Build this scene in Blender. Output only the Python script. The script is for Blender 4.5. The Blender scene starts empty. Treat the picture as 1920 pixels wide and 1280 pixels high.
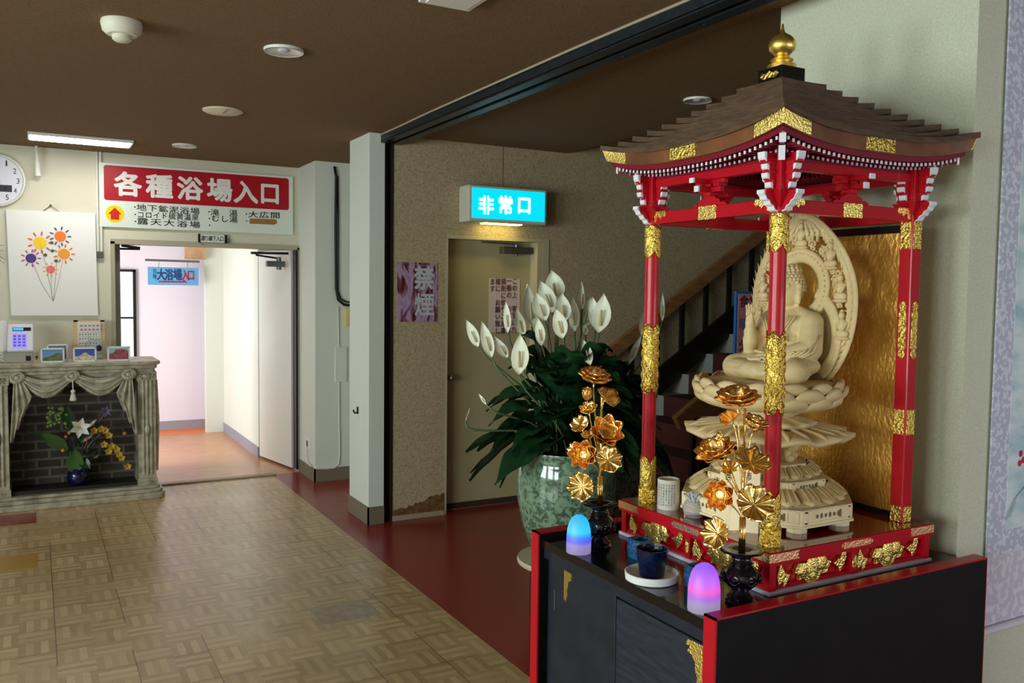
import bpy, bmesh, math, random
from mathutils import Vector, Matrix
import numpy as np
random.seed(7)
sc = bpy.context.scene
COL = sc.collection
PI = math.pi

# ------------------------------------------------------------------ camera
FPX = 1619.46
YAW, PITCH, ROLL = -0.505507, -0.0568619, 0.0118143
CAM = Vector((0, 0, 1.6))
_f = Vector((-math.sin(YAW)*math.cos(PITCH), math.cos(YAW)*math.cos(PITCH), math.sin(PITCH)))
_r0 = Vector((math.cos(YAW), math.sin(YAW), 0)); _u0 = _r0.cross(_f)
RIGHT = math.cos(ROLL)*_r0 + math.sin(ROLL)*_u0
UP = -math.sin(ROLL)*_r0 + math.cos(ROLL)*_u0
FWD = _f
cd = bpy.data.cameras.new('camera'); cam = bpy.data.objects.new('camera', cd); COL.objects.link(cam)
cd.sensor_width = 36; cd.lens = FPX/1920*36; cd.clip_start = 0.05; cd.clip_end = 100
m = Matrix((RIGHT, UP, -FWD)).transposed().to_4x4(); m.translation = CAM
cam.matrix_world = m
sc.camera = cam

# ------------------------------------------------------------------ world, daylight, exposure
sc.view_settings.view_transform = 'Standard'; sc.view_settings.look = 'None'
sc.view_settings.gamma = 1; sc.view_settings.use_curve_mapping = False
sc.view_settings.exposure = 0.0
sc.cycles.max_bounces = 8; sc.cycles.diffuse_bounces = 4; sc.cycles.glossy_bounces = 4
sc.cycles.transmission_bounces = 6; sc.cycles.sample_clamp_indirect = 6
sc.cycles.use_denoising = True
w = bpy.data.worlds.new('world'); sc.world = w; w.use_nodes = True
w.node_tree.nodes['Background'].inputs[0].default_value = (0.9, 0.95, 1, 1)
w.node_tree.nodes['Background'].inputs[1].default_value = 1.6

def area(name, loc, target, sx, sy, power, color=(1, 1, 1), spread=None):
    l = bpy.data.lights.new(name, 'AREA'); l.shape = 'RECTANGLE'; l.size = sx; l.size_y = sy
    l.energy = power; l.color = color
    if spread: l.spread = math.radians(spread)
    o = bpy.data.objects.new(name, l); COL.objects.link(o); o.location = loc
    o.rotation_euler = (Vector(target)-Vector(loc)).to_track_quat('-Z', 'Y').to_euler()
    return o
# daylight just outside the window openings (left wall, wall behind the camera, corridor)
for yy in (-0.9, 1.1, 3.1):
    area('window_daylight', (-4.15, yy, 1.5), (0, yy, 1.4), 1.5, 1.5, 116, (0.87, 1.0, 1.0))
for xx in (3.0, 5.0):
    area('window_daylight', (xx, -2.65, 1.15), (xx, 0, 1.0), 1.5, 0.9, 30, (0.8, 0.88, 1.0))
area('corridor_daylight', (-0.66, 8.5, 1.1), (1.5, 10.2, 0.7), 1.1, 1.4, 70, (1, 0.97, 1.0))

# ------------------------------------------------------------------ projection onto known planes
def ray(x, y): return (FWD*FPX + RIGHT*(x-960) - UP*(y-640)).normalized()
def onplane(x, y, ax, v):
    d = ray(x, y); return CAM + d*((v-CAM[ax])/d[ax])
def atdepth(x, y, dep):
    return CAM + (FWD + RIGHT*((x-960)/FPX) - UP*((y-640)/FPX))*dep

# ------------------------------------------------------------------ materials
def lin(c):
    return tuple(((v/255)/12.92 if v/255 <= 0.04045 else ((v/255+0.055)/1.055)**2.4) for v in c)
MATS = {}
class NT:
    def __init__(s, name):
        s.m = bpy.data.materials.new(name); s.m.use_nodes = True; s.t = s.m.node_tree; s.n = s.t.nodes
        s.b = s.n['Principled BSDF']
    def new(s, t, **kw):
        n = s.n.new(t)
        for k, v in kw.items():
            if isinstance(k, str) and hasattr(n, k): setattr(n, k, v)
            else: n.inputs[k].default_value = v
        return n
    def lk(s, a, ao, b, bi): s.t.links.new(a.outputs[ao], b.inputs[bi])
def mat(name, col, rough=0.5, metal=0, spec=0.5, coat=0, nvar=0, nscale=20, bump=0, bscale=60, emis=None, estr=0, trans=0, ior=1.45, col2=None, detail=4, stretch=None, thr=None, sss=0):
    if name in MATS: return MATS[name]
    t = NT(name); b = t.b
    c = lin(col)
    b.inputs['Base Color'].default_value = (*c, 1); b.inputs['Roughness'].default_value = rough
    b.inputs['Metallic'].default_value = metal; b.inputs['Specular IOR Level'].default_value = spec
    b.inputs['Coat Weight'].default_value = coat; b.inputs['Coat Roughness'].default_value = 0.06
    b.inputs['Transmission Weight'].default_value = trans; b.inputs['IOR'].default_value = ior
    if emis:
        b.inputs['Emission Color'].default_value = (*lin(emis), 1); b.inputs['Emission Strength'].default_value = estr
    tc = None
    if nvar or bump or col2:
        tc = t.new('ShaderNodeTexCoord'); src = (tc, 'Object')
        if stretch:
            mp = t.new('ShaderNodeMapping'); mp.inputs['Scale'].default_value = stretch
            t.lk(tc, 'Object', mp, 'Vector'); src = (mp, 'Vector')
    if nvar or col2:
        n = t.new('ShaderNodeTexNoise'); n.inputs['Scale'].default_value = nscale; n.inputs['Detail'].default_value = detail
        t.lk(src[0], src[1], n, 'Vector')
        r = t.new('ShaderNodeValToRGB')
        lo, hi = thr or (0.35, 0.65)
        r.color_ramp.elements[0].position = lo; r.color_ramp.elements[1].position = hi
        if col2: a, d = lin(col2), c
        else: a, d = tuple(v*(1-nvar) for v in c), tuple(min(1, v*(1+nvar)) for v in c)
        r.color_ramp.elements[0].color = (*a, 1); r.color_ramp.elements[1].color = (*d, 1)
        t.lk(n, 'Fac', r, 'Fac'); t.lk(r, 'Color', b, 'Base Color')
    if bump:
        n = t.new('ShaderNodeTexNoise'); n.inputs['Scale'].default_value = bscale; n.inputs['Detail'].default_value = 3
        t.lk(src[0], src[1], n, 'Vector')
        bp = t.new('ShaderNodeBump'); bp.inputs['Strength'].default_value = bump; bp.inputs['Distance'].default_value = 0.01
        t.lk(n, 'Fac', bp, 'Height'); t.lk(bp, 'Normal', b, 'Normal')
    MATS[name] = t.m
    return t.m

def parquet_mat():
    t = NT('parquet_vinyl'); b = t.b
    tc = t.new('ShaderNodeTexCoord'); sep = t.new('ShaderNodeSeparateXYZ'); t.lk(tc, 'Object', sep, 0)
    def M(op, a, bb=None, c=None):
        n = t.new('ShaderNodeMath'); n.operation = op
        for i, v in enumerate((a, bb, c)):
            if v is None: continue
            if isinstance(v, (int, float)): n.inputs[i].default_value = v
            else: t.t.links.new(v, n.inputs[i])
        return n.outputs[0]
    T = 0.2955; B = T/2
    x = M('ADD', sep.outputs[0], 0.012+T*40); y = M('ADD', sep.outputs[1], T*40+0.05)
    bx = M('DIVIDE', x, B); by = M('DIVIDE', y, B)
    fx = M('FRACT', bx); fy = M('FRACT', by); ix = M('FLOOR', bx); iy = M('FLOOR', by)
    par = M('MODULO', M('ADD', ix, iy), 2.0)
    s = M('ADD', M('MULTIPLY', fx, par), M('MULTIPLY', fy, M('SUBTRACT', 1.0, par)))   # across strips
    l = M('ADD', M('MULTIPLY', fy, par), M('MULTIPLY', fx, M('SUBTRACT', 1.0, par)))
    si = M('FLOOR', M('MULTIPLY', s, 5.0))
    cmb = t.new('ShaderNodeCombineXYZ'); t.t.links.new(ix, cmb.inputs[0]); t.t.links.new(iy, cmb.inputs[1]); t.t.links.new(si, cmb.inputs[2])
    wn = t.new('ShaderNodeTexWhiteNoise'); wn.noise_dimensions = '3D'; t.lk(cmb, 0, wn, 'Vector')
    alt = M('MODULO', si, 2.0)
    v = M('ADD', M('MULTIPLY', wn.outputs['Value'], 0.45), M('MULTIPLY', alt, 0.5))
    # grain along the strip
    cg = t.new('ShaderNodeCombineXYZ'); t.t.links.new(M('MULTIPLY', s, 40.0), cg.inputs[0]); t.t.links.new(M('MULTIPLY', l, 3.0), cg.inputs[1]); t.t.links.new(wn.outputs['Value'], cg.inputs[2])
    gn = t.new('ShaderNodeTexNoise'); gn.inputs['Scale'].default_value = 1.0; t.lk(cg, 0, gn, 'Vector')
    v2 = M('ADD', v, M('MULTIPLY', M('SUBTRACT', gn.outputs['Fac'], 0.5), 0.5))
    r = t.new('ShaderNodeValToRGB'); r.color_ramp.elements[0].color = (*lin((170, 142, 98)), 1); r.color_ramp.elements[1].color = (*lin((206, 180, 134)), 1)
    t.t.links.new(v2, r.inputs['Fac'])
    # tile seams and dirt
    tx = M('FRACT', M('DIVIDE', x, T)); ty = M('FRACT', M('DIVIDE', y, T))
    ex = M('MINIMUM', tx, M('SUBTRACT', 1.0, tx)); ey = M('MINIMUM', ty, M('SUBTRACT', 1.0, ty))
    seam = M('LESS_THAN', M('MINIMUM', ex, ey), 0.007)
    tix = M('FLOOR', M('DIVIDE', x, T)); tiy = M('FLOOR', M('DIVIDE', y, T))
    ct = t.new('ShaderNodeCombineXYZ'); t.t.links.new(tix, ct.inputs[0]); t.t.links.new(tiy, ct.inputs[1])
    wt = t.new('ShaderNodeTexWhiteNoise'); wt.noise_dimensions = '2D'; t.lk(ct, 0, wt, 'Vector')
    big = t.new('ShaderNodeTexNoise'); big.inputs['Scale'].default_value = 1.3; t.lk(tc, 'Object', big, 'Vector')
    sv = M('MULTIPLY', seam, M('GREATER_THAN', big.outputs['Fac'], 0.5))
    tone = M('ADD', 0.9, M('MULTIPLY', wt.outputs['Value'], 0.16))
    mul = t.new('ShaderNodeMix'); mul.data_type = 'RGBA'; mul.blend_type = 'MULTIPLY'; mul.inputs[0].default_value = 1
    t.lk(r, 'Color', mul, 6)
    cc = t.new('ShaderNodeCombineColor'); [t.t.links.new(tone, cc.inputs[i]) for i in range(3)]
    t.lk(cc, 0, mul, 7)
    dk = t.new('ShaderNodeMix'); dk.data_type = 'RGBA'; t.lk(mul, 2, dk, 6); dk.inputs[7].default_value = (*lin((70, 52, 36)), 1)
    t.t.links.new(M('MULTIPLY', sv, 0.8), dk.inputs[0])
    t.lk(dk, 2, b, 'Base Color')
    rr = M('ADD', 0.21, M('MULTIPLY', big.outputs['Fac'], 0.16)); t.t.links.new(rr, b.inputs['Roughness'])
    bn = t.new('ShaderNodeTexNoise'); bn.inputs['Scale'].default_value = 9; t.lk(tc, 'Object', bn, 'Vector')
    bp = t.new('ShaderNodeBump'); bp.inputs['Strength'].default_value = 0.12; bp.inputs['Distance'].default_value = 0.03
    t.lk(bn, 'Fac', bp, 'Height'); t.lk(bp, 'Normal', b, 'Normal')
    b.inputs['Specular IOR Level'].default_value = 0.55
    return t.m
def brick_mat():
    t = NT('painted_brick'); b = t.b
    tc = t.new('ShaderNodeTexCoord'); mp = t.new('ShaderNodeMapping'); t.lk(tc, 'Object', mp, 'Vector')
    mp.inputs['Rotation'].default_value = (-PI/2, 0, 0)
    bt = t.new('ShaderNodeTexBrick'); t.lk(mp, 'Vector', bt, 'Vector')
    bt.inputs['Color1'].default_value = (*lin((70, 60, 54)), 1); bt.inputs['Color2'].default_value = (*lin((50, 45, 42)), 1)
    bt.inputs['Mortar'].default_value = (*lin((104, 92, 82)), 1); bt.inputs['Scale'].default_value = 1
    bt.inputs['Brick Width'].default_value = 0.17; bt.inputs['Row Height'].default_value = 0.068; bt.inputs['Mortar Size'].default_value = 0.012
    bt.inputs['Mortar Smooth'].default_value = 0.6
    t.lk(bt, 'Color', b, 'Base Color'); b.inputs['Roughness'].default_value = 0.8
    return t.m
def marble_mat():
    t = NT('green_marbled_glaze'); b = t.b
    tc = t.new('ShaderNodeTexCoord')
    n = t.new('ShaderNodeTexNoise'); n.inputs['Scale'].default_value = 12; t.lk(tc, 'Object', n, 'Vector')
    ad = t.new('ShaderNodeMix'); ad.data_type = 'RGBA'; ad.inputs[0].default_value = 0.08; t.lk(tc, 'Object', ad, 6); t.lk(n, 'Color', ad, 7)
    v = t.new('ShaderNodeTexNoise'); v.inputs['Scale'].default_value = 30; v.inputs['Detail'].default_value = 7; v.inputs['Distortion'].default_value = 1.2; t.lk(tc, 'Object', v, 'Vector')
    r = t.new('ShaderNodeValToRGB'); r.color_ramp.elements[0].position = 0.40; r.color_ramp.elements[1].position = 0.56
    r.color_ramp.elements[0].color = (*lin((66, 92, 74)), 1); r.color_ramp.elements[1].color = (*lin((126, 156, 128)), 1)
    t.lk(v, 'Fac', r, 'Fac'); t.lk(r, 'Color', b, 'Base Color')
    b.inputs['Roughness'].default_value = 0.12; b.inputs['Coat Weight'].default_value = 0.6
    return t.m
def zgrad_emit(name, base, stops, strength):
    """plastic lamp body lit from inside: emission by height along the lamp itself (object coordinates)"""
    t = NT(name); b = t.b
    b.inputs['Base Color'].default_value = (*lin(base), 1); b.inputs['Roughness'].default_value = 0.45
    tc = t.new('ShaderNodeTexCoord'); sp = t.new('ShaderNodeSeparateXYZ'); t.lk(tc, 'Generated', sp, 0)
    r = t.new('ShaderNodeValToRGB')
    el = r.color_ramp.elements
    while len(el) < len(stops): el.new(0.5)
    for e, (p, c) in zip(el, stops): e.position = p; e.color = (*lin(c), 1)
    t.lk(sp, 2, r, 'Fac'); t.lk(r, 'Color', b, 'Emission Color'); b.inputs['Emission Strength'].default_value = strength
    return t.m

CEIL = mat('brown_ceiling', (120, 93, 62), 0.9, nvar=0.35, nscale=260, bump=0.3, bscale=300, detail=6)
WHITE = mat('white_wall_paint', (220, 226, 216), 0.7, bump=0.25, bscale=160)
CREAMW = mat('cream_wall_paint', (216, 213, 192), 0.7, bump=0.15, bscale=160)
TAN = mat('speckled_tan_wall', (190, 172, 138), 0.85, col2=(142, 124, 98), nscale=150, thr=(0.3, 0.55), bump=0.3, bscale=200, detail=3)
GREENW = mat('pale_green_plaster', (206, 208, 186), 0.8, nvar=0.06, nscale=120, bump=0.35, bscale=200)
REDFL = mat('dark_red_vinyl', (140, 44, 40), 0.24, nvar=0.1, nscale=300, bump=0.04, bscale=30)
PARQ = parquet_mat()
HALLFL = mat('orange_wood_floor', (196, 140, 96), 0.25, nvar=0.15, nscale=3, stretch=(2, 14, 1))
HALLOR = mat('orange_strip', (226, 120, 62), 0.5)
BASEB = mat('grey_brown_baseboard', (122, 112, 92), 0.6)
GREYB = mat('grey_baseboard', (150, 150, 162), 0.6)
DKMET = mat('dark_blue_grey_steel', (52, 58, 64), 0.4, 0.6, nvar=0.15, nscale=30)
BLACK = mat('black_plastic', (18, 17, 16), 0.45)
DKBR = mat('dark_brown_channel', (38, 28, 20), 0.5)
GREYMET = mat('grey_metal', (120, 122, 122), 0.35, 0.8)
DOORM = mat('beige_steel_door', (180, 168, 128), 0.38, nvar=0.04, nscale=4)
DOORFR = mat('beige_door_frame', (188, 178, 148), 0.55)
DOORW = mat('white_door_leaf', (226, 226, 220), 0.45)
GOLD = mat('gold_leaf_metal', (255, 226, 128), 0.28, 1, bump=0.35, bscale=180)
GOLDF = mat('polished_gold', (255, 220, 142), 0.2, 1, bump=0.12, bscale=60)
FINI = mat('brushed_gold', (250, 214, 112), 0.36, 1, bump=0.1, bscale=40)
GOLDD = mat('orange_gold', (252, 204, 126), 0.3, 1, bump=0.1, bscale=60)
ROSE = mat('rose_gold_fitting', (255, 200, 150), 0.34, 1, bump=0.2, bscale=160)
EMBO = mat('embossed_gold', (240, 208, 104), 0.3, 1, bump=0.9, bscale=110)
GSCR = mat('gold_paper_screen', (240, 176, 84), 0.42, 0.9, nvar=0.35, nscale=3, bump=0.35, bscale=60, stretch=(1, 1.6, 1))
RED = mat('red_lacquer', (180, 14, 30), 0.38, spec=0.25, coat=0.3, nvar=0.05, nscale=8)
REDD = mat('dark_red_lacquer', (122, 20, 18), 0.12, coat=0.8)
MAROON = mat('maroon_eaves', (120, 14, 36), 0.4)
BLKLAC = mat('black_lacquer', (11, 12, 14), 0.22, coat=0.3)
BLKSIDE = mat('matt_black_shaded_side', (9, 12, 14), 0.5, spec=0.25, nvar=0.3, nscale=14)  # darker, duller copy of the cabinet black for its shaded side
BLKMAT = mat('black_wood_window_sheen', (30, 36, 47), 0.33, nvar=0.2, nscale=12, bump=0.05, bscale=40)  # bluish reflection of the left windows is put into this base colour
NAVYLAC = mat('blue_black_lacquer', (6, 7, 16), 0.16, coat=0.3, bump=0.2, bscale=45)
WHITETIP = mat('white_gofun_paint', (226, 228, 236), 0.5)
ROOFW = mat('brown_roof_wood', (84, 62, 42), 0.6, nvar=0.3, nscale=18, bump=0.3, bscale=60, stretch=(1, 1, 6))
FASC = mat('brown_fascia_wood', (112, 70, 42), 0.4, nvar=0.35, nscale=10)
STAT = mat('pale_carved_wood', (212, 188, 138), 0.55, nvar=0.05, nscale=14, stretch=(1, 1, 5))
STATL = mat('pale_hinoki_wood', (236, 218, 176), 0.55, nvar=0.05, nscale=14)
LEAF = mat('dark_green_leaf', (27, 62, 33), 0.32, nvar=0.3, nscale=8)
LEAF2 = mat('mid_green_leaf', (66, 104, 52), 0.4, nvar=0.25, nscale=10)
SPATHE = mat('white_spathe', (236, 238, 218), 0.5, nvar=0.03, nscale=20)
SPADIX = mat('cream_spadix', (216, 196, 140), 0.7, bump=0.5, bscale=400)
STEM = mat('green_stem', (92, 112, 74), 0.5)
SOIL = mat('dark_soil', (36, 28, 22), 0.95, bump=0.6, bscale=80)
MARB = marble_mat()
WOODR = mat('brown_handrail_wood', (146, 102, 62), 0.45, nvar=0.25, nscale=6, stretch=(1, 6, 6))
PAPER = mat('white_paper', (236, 234, 228), 0.7)
PLAST = mat('white_plastic', (228, 228, 220), 0.4)
SILV = mat('silvery_antiqued_plaster', (196, 190, 168), 0.42, 0.2, col2=(142, 134, 112), nscale=14, thr=(0.28, 0.6), bump=0.3, bscale=70)
BRICK = brick_mat()
INK = mat('black_ink', (28, 26, 26), 0.6)
BROWNINK = mat('dark_red_ink', (88, 26, 30), 0.6)
SIGNRED = mat('sign_red', (178, 12, 36), 0.4)
SIGNWH = mat('sign_white', (226, 236, 226), 0.4)
CARPET = mat('dark_carpet', (74, 30, 26), 0.95)
STEPM = mat('grey_stair_edge', (150, 152, 146), 0.7)
CHROME = mat('bright_chrome', (236, 238, 242), 0.4, 0.75)
GLASSB = mat('dark_blue_glass', (14, 40, 92), 0.12, trans=0.35, nvar=0.4, nscale=60, coat=0.3, bump=0.2, bscale=80)
GLASSB2 = mat('light_blue_glass', (40, 96, 140), 0.2, trans=0.35, nvar=0.45, nscale=70, coat=0.3, bump=0.4, bscale=90)
CRYST = mat('clear_crystal', (240, 240, 246), 0.04, trans=0.75, ior=1.6)
GLASS = mat('window_glass', (240, 248, 250), 0.02, trans=1.0, ior=1.1)
# ------------------------------------------------------------------ mesh helpers
def V3(*a): return Vector(a)
def frame(axis, hint=(0, 0, 1)):
    a = Vector(axis).normalized(); h = Vector(hint)
    if abs(a.dot(h.normalized())) > 0.98: h = Vector((1, 0.2, 0))
    x = h.cross(a).normalized(); y = a.cross(x)
    return x, y, a
# The shrine corner (pillar, scroll, cabinet, pavilion, statue, offerings) has coordinates back-projected from image pixels at an assumed distance;
# place() then scales them down about the camera position, keeping their image positions.
KS = 0.91; CAM_SCALED = False
def scale_about_cam(p): return Vector((p[0]*KS, p[1]*KS, 1.6+(p[2]-1.6)*KS))
class MB:
    def __init__(s): s.v = []; s.f = []
    def add(s, vs, fs):
        n = len(s.v); s.v += [Vector(p) for p in vs]; s.f += [tuple(i+n for i in f) for f in fs]; return s
    def box(s, x0, x1, y0, y1, z0, z1):
        vs = [(x, y, z) for z in (z0, z1) for y in (y0, y1) for x in (x0, x1)]
        return s.add(vs, [(0, 2, 3, 1), (4, 5, 7, 6), (0, 1, 5, 4), (2, 6, 7, 3), (0, 4, 6, 2), (1, 3, 7, 5)])
    def obox(s, c, ax, h):
        """oriented box: centre, three axes, half sizes"""
        c = Vector(c); vs = []
        for k in (-1, 1):
            for j in (-1, 1):
                for i in (-1, 1): vs.append(c + ax[0]*(i*h[0]) + ax[1]*(j*h[1]) + ax[2]*(k*h[2]))
        return s.add(vs, [(0, 2, 3, 1), (4, 5, 7, 6), (0, 1, 5, 4), (2, 6, 7, 3), (0, 4, 6, 2), (1, 3, 7, 5)])
    def bar(s, a, b, w, h, hint=(0, 0, 1)):
        a = Vector(a); b = Vector(b); x, y, z = frame(b-a, hint)
        return s.obox((a+b)/2, (x, y, z), (w/2, h/2, (b-a).length/2))
    def grid(s, fn, nu, nv, cu=False, cv=False):
        n = len(s.v)
        for i in range(nu):
            for j in range(nv): s.v.append(Vector(fn(i/(nu if cu else nu-1), j/(nv if cv else nv-1))))
        for i in range(nu if cu else nu-1):
            for j in range(nv if cv else nv-1):
                a, b = i, (i+1) % nu; c, d = j, (j+1) % nv
                s.f.append((n+a*nv+c, n+b*nv+c, n+b*nv+d, n+a*nv+d))
        return s
    def lathe(s, prof, c=(0, 0, 0), n=28, axes=None, cap=True):
        c = Vector(c); X, Y, Z = axes or (V3(1, 0, 0), V3(0, 1, 0), V3(0, 0, 1))
        k = len(s.v)
        for (r, z) in prof:
            for i in range(n):
                a = 2*PI*i/n; s.v.append(c + X*(r*math.cos(a)) + Y*(r*math.sin(a)) + Z*z)
        for p in range(len(prof)-1):
            for i in range(n):
                j = (i+1) % n; s.f.append((k+p*n+i, k+p*n+j, k+(p+1)*n+j, k+(p+1)*n+i))
        if cap:
            if prof[0][0] > 1e-5: s.f.append(tuple(k+i for i in reversed(range(n))))
            if prof[-1][0] > 1e-5: s.f.append(tuple(k+(len(prof)-1)*n+i for i in range(n)))
        return s
    def cyl(s, a, b, r, n=16, r2=None):
        a = Vector(a); b = Vector(b); x, y, z = frame(b-a)
        return s.lathe([(r, 0), (r if r2 is None else r2, (b-a).length)], a, n, (x, y, z))
    def tube(s, pts, r, n=8, sq=1.0):
        pts = [Vector(p) for p in pts]; k = len(s.v); N = len(pts); hint = None
        for i, p in enumerate(pts):
            t = (pts[min(i+1, N-1)]-pts[max(i-1, 0)]).normalized()
            if hint is None: x, y, _ = frame(t)
            else:
                x = (hint - t*hint.dot(t)).normalized(); y = t.cross(x)
            hint = x
            ri = r[i] if isinstance(r, (list, tuple)) else r
            for j in range(n):
                a = 2*PI*j/n; s.v.append(p + x*(ri*math.cos(a)) + y*(ri*sq*math.sin(a)))
        for i in range(N-1):
            for j in range(n):
                q = (j+1) % n; s.f.append((k+i*n+j, k+i*n+q, k+(i+1)*n+q, k+(i+1)*n+j))
        s.f.append(tuple(k+j for j in reversed(range(n)))); s.f.append(tuple(k+(N-1)*n+j for j in range(n)))
        return s
    def prism(s, poly, o, ux, uy, d):
        """2-D polygon in the plane (o, ux, uy) given the thickness vector d"""
        o = Vector(o); ux = Vector(ux); uy = Vector(uy); d = Vector(d); n = len(poly)
        A = [o + ux*p[0] + uy*p[1] for p in poly]; B = [p + d for p in A]
        ar = sum(poly[i][0]*poly[(i+1) % n][1]-poly[(i+1) % n][0]*poly[i][1] for i in range(n))
        flip = (ux.cross(uy).dot(d) > 0) == (ar > 0)
        fs = [tuple(reversed(range(n))), tuple(range(n, 2*n))] + [(i, (i+1) % n, n+(i+1) % n, n+i) for i in range(n)]
        if not flip: fs = [tuple(reversed(f)) for f in fs]
        return s.add(A+B, fs)
    def ell(s, c, r, nu=14, nv=10, axes=None):
        c = Vector(c); X, Y, Z = axes or (V3(1, 0, 0), V3(0, 1, 0), V3(0, 0, 1)); r = r if isinstance(r, (list, tuple)) else (r, r, r)
        k = len(s.v); s.v.append(c - Z*r[2])
        for j in range(1, nv):
            t = -PI/2 + PI*j/nv
            for i in range(nu):
                a = 2*PI*i/nu; s.v.append(c + X*(r[0]*math.cos(t)*math.cos(a)) + Y*(r[1]*math.cos(t)*math.sin(a)) + Z*(r[2]*math.sin(t)))
        s.v.append(c + Z*r[2]); top = len(s.v)-1
        for i in range(nu):
            q = (i+1) % nu
            s.f.append((k, k+1+q, k+1+i)); s.f.append((top, k+1+(nv-2)*nu+i, k+1+(nv-2)*nu+q))
            for j in range(nv-2): s.f.append((k+1+j*nu+i, k+1+j*nu+q, k+1+(j+1)*nu+q, k+1+(j+1)*nu+i))
        return s
    def cap(s, a, b, r1, r2=None, n=12):
        """tapered capsule"""
        a = Vector(a); b = Vector(b); r2 = r1 if r2 is None else r2; L = (b-a).length; x, y, z = frame(b-a)
        pr = [(max(1e-6, r1*math.cos(t)), r1*math.sin(t)) for t in [-PI/2 + PI/2*i/4 for i in range(5)]]
        pr += [(max(1e-6, r2*math.cos(t)), L + r2*math.sin(t)) for t in [PI/2*i/4 for i in range(5)]]
        return s.lathe(pr, a, n, (x, y, z), cap=False)
    def build(s, name, m, parent=None, smooth=None, bevel=0, solid=0, remesh=0, subsurf=0):
        me = bpy.data.meshes.new(name)
        if CAM_SCALED: s.v = [scale_about_cam(p) for p in s.v]
        vs = np.array([tuple(p) for p in s.v]); c = Vector((vs.min(0)+vs.max(0))/2)
        me.from_pydata([tuple(p-c) for p in s.v], [], s.f); me.validate()
        if smooth is not None:
            me.polygons.foreach_set('use_smooth', [True]*len(me.polygons))
            if smooth < 180: me.set_sharp_from_angle(angle=math.radians(smooth))
        me.materials.append(m); me.update()
        o = bpy.data.objects.new(name, me); COL.objects.link(o); o.location = c; o['_w'] = tuple(c)
        if parent: setpar(o, parent)
        if remesh:
            r = o.modifiers.new('remesh', 'REMESH'); r.mode = 'VOXEL'; r.voxel_size = remesh; r.use_smooth_shade = True
            q = o.modifiers.new('smooth', 'SMOOTH'); q.factor = 0.5; q.iterations = 4
        if solid:
            q = o.modifiers.new('thick', 'SOLIDIFY'); q.thickness = solid; q.offset = 0
        if subsurf:
            q = o.modifiers.new('sub', 'SUBSURF'); q.levels = subsurf; q.render_levels = subsurf
        if bevel:
            q = o.modifiers.new('bevel', 'BEVEL'); q.width = bevel; q.segments = 2; q.limit_method = 'ANGLE'
        return o
WPOS = {}
def setpar(o, p):
    o.parent = p; o.matrix_parent_inverse = Matrix.Translation(-Vector(p['_w']))
def root(name, loc, label, cat, group=None):
    if CAM_SCALED: loc = scale_about_cam(loc)
    o = bpy.data.objects.new(name, None); COL.objects.link(o); o.location = loc; o['_w'] = tuple(loc); o.empty_display_size = 0.05
    return tag(o, label, cat, group)
def tag(o, label, cat, group=None):
    o['label'] = label; o['category'] = cat
    if group: o['group'] = group
    return o
def struct(o, label=None):
    o['kind'] = 'structure'
    if label: o['label'] = label
    return o
def sbox(name, b, m, **k): return struct(MB().box(*b).build(name, m, **k))
X3, Y3, Z3 = V3(1, 0, 0), V3(0, 1, 0), V3(0, 0, 1)

# ------------------------------------------------------------------ lettering
_G = {}
def glyph(ch, bold=0.0):
    k = ch; bold = 0.0
    if k in _G: return _G[k]
    cu = bpy.data.curves.new('t', 'FONT'); cu.body = ch; cu.size = 1; cu.offset = bold; cu.resolution_u = 3
    ob = bpy.data.objects.new('t', cu); COL.objects.link(ob)
    dg = bpy.context.evaluated_depsgraph_get(); dg.update()
    me = bpy.data.meshes.new_from_object(ob.evaluated_get(dg))
    vs = [v.co.xy.copy() for v in me.vertices]; fs = [tuple(p.vertices) for p in me.polygons]
    bpy.data.objects.remove(ob); bpy.data.curves.remove(cu); bpy.data.meshes.remove(me)
    _G[k] = (vs, fs); return _G[k]
def _em():
    vs, _ = glyph('\u56fd')
    xs = [v.x for v in vs]; ys = [v.y for v in vs]
    return (min(xs)+max(xs))/2, (min(ys)+max(ys))/2, max(max(xs)-min(xs), max(ys)-min(ys))/0.9
EMX, EMY, EMS = _em()
def put(mb, ch, o, ux, uy, w, h, bold=0.0, lift=None, fit=False):
    """one character in a cell centred on o, of width w and height h"""
    vs, fs = glyph(ch, bold)
    if not vs: return
    if fit:
        xs = [v.x for v in vs]; ys = [v.y for v in vs]
        cx, cy = (min(xs)+max(xs))/2, (min(ys)+max(ys))/2; sx, sy = w/(max(xs)-min(xs)+1e-6), h/(max(ys)-min(ys)+1e-6)
    else: cx, cy, sx, sy = EMX, EMY, w/EMS, h/EMS
    o = Vector(o); n = ux.cross(uy)*(0.0015 if lift is None else lift)
    offs = [(0, 0)]
    if bold: offs += [(bold*math.cos(PI*i/4), bold*math.sin(PI*i/4)) for i in range(8)]   # broad brush: the stroke swept round
    for i, (dx, dy) in enumerate(offs):
        mb.add([o + ux*((v.x-cx+dx)*sx) + uy*((v.y-cy+dy)*sy) + n*(1+0.02*i) for v in vs], fs)
def hline(mb, s, o, ux, uy, w, h, bold=0.0, cw=None, lift=None):
    """horizontal line, evenly spread over width w, left edge at o (vertical centre)"""
    n = len(s); st = w/n
    for i, c in enumerate(s):
        if c != ' ': put(mb, c, Vector(o)+ux*(st*(i+0.5)), ux, uy, cw or st*0.95, h, bold, lift)
def vline(mb, s, o, ux, uy, step, w, h, bold=0.0, lift=None):
    for i, c in enumerate(s):
        if c not in ' \u3000': put(mb, c, Vector(o)-uy*(step*i), ux, uy, w, h, bold, lift)
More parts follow.
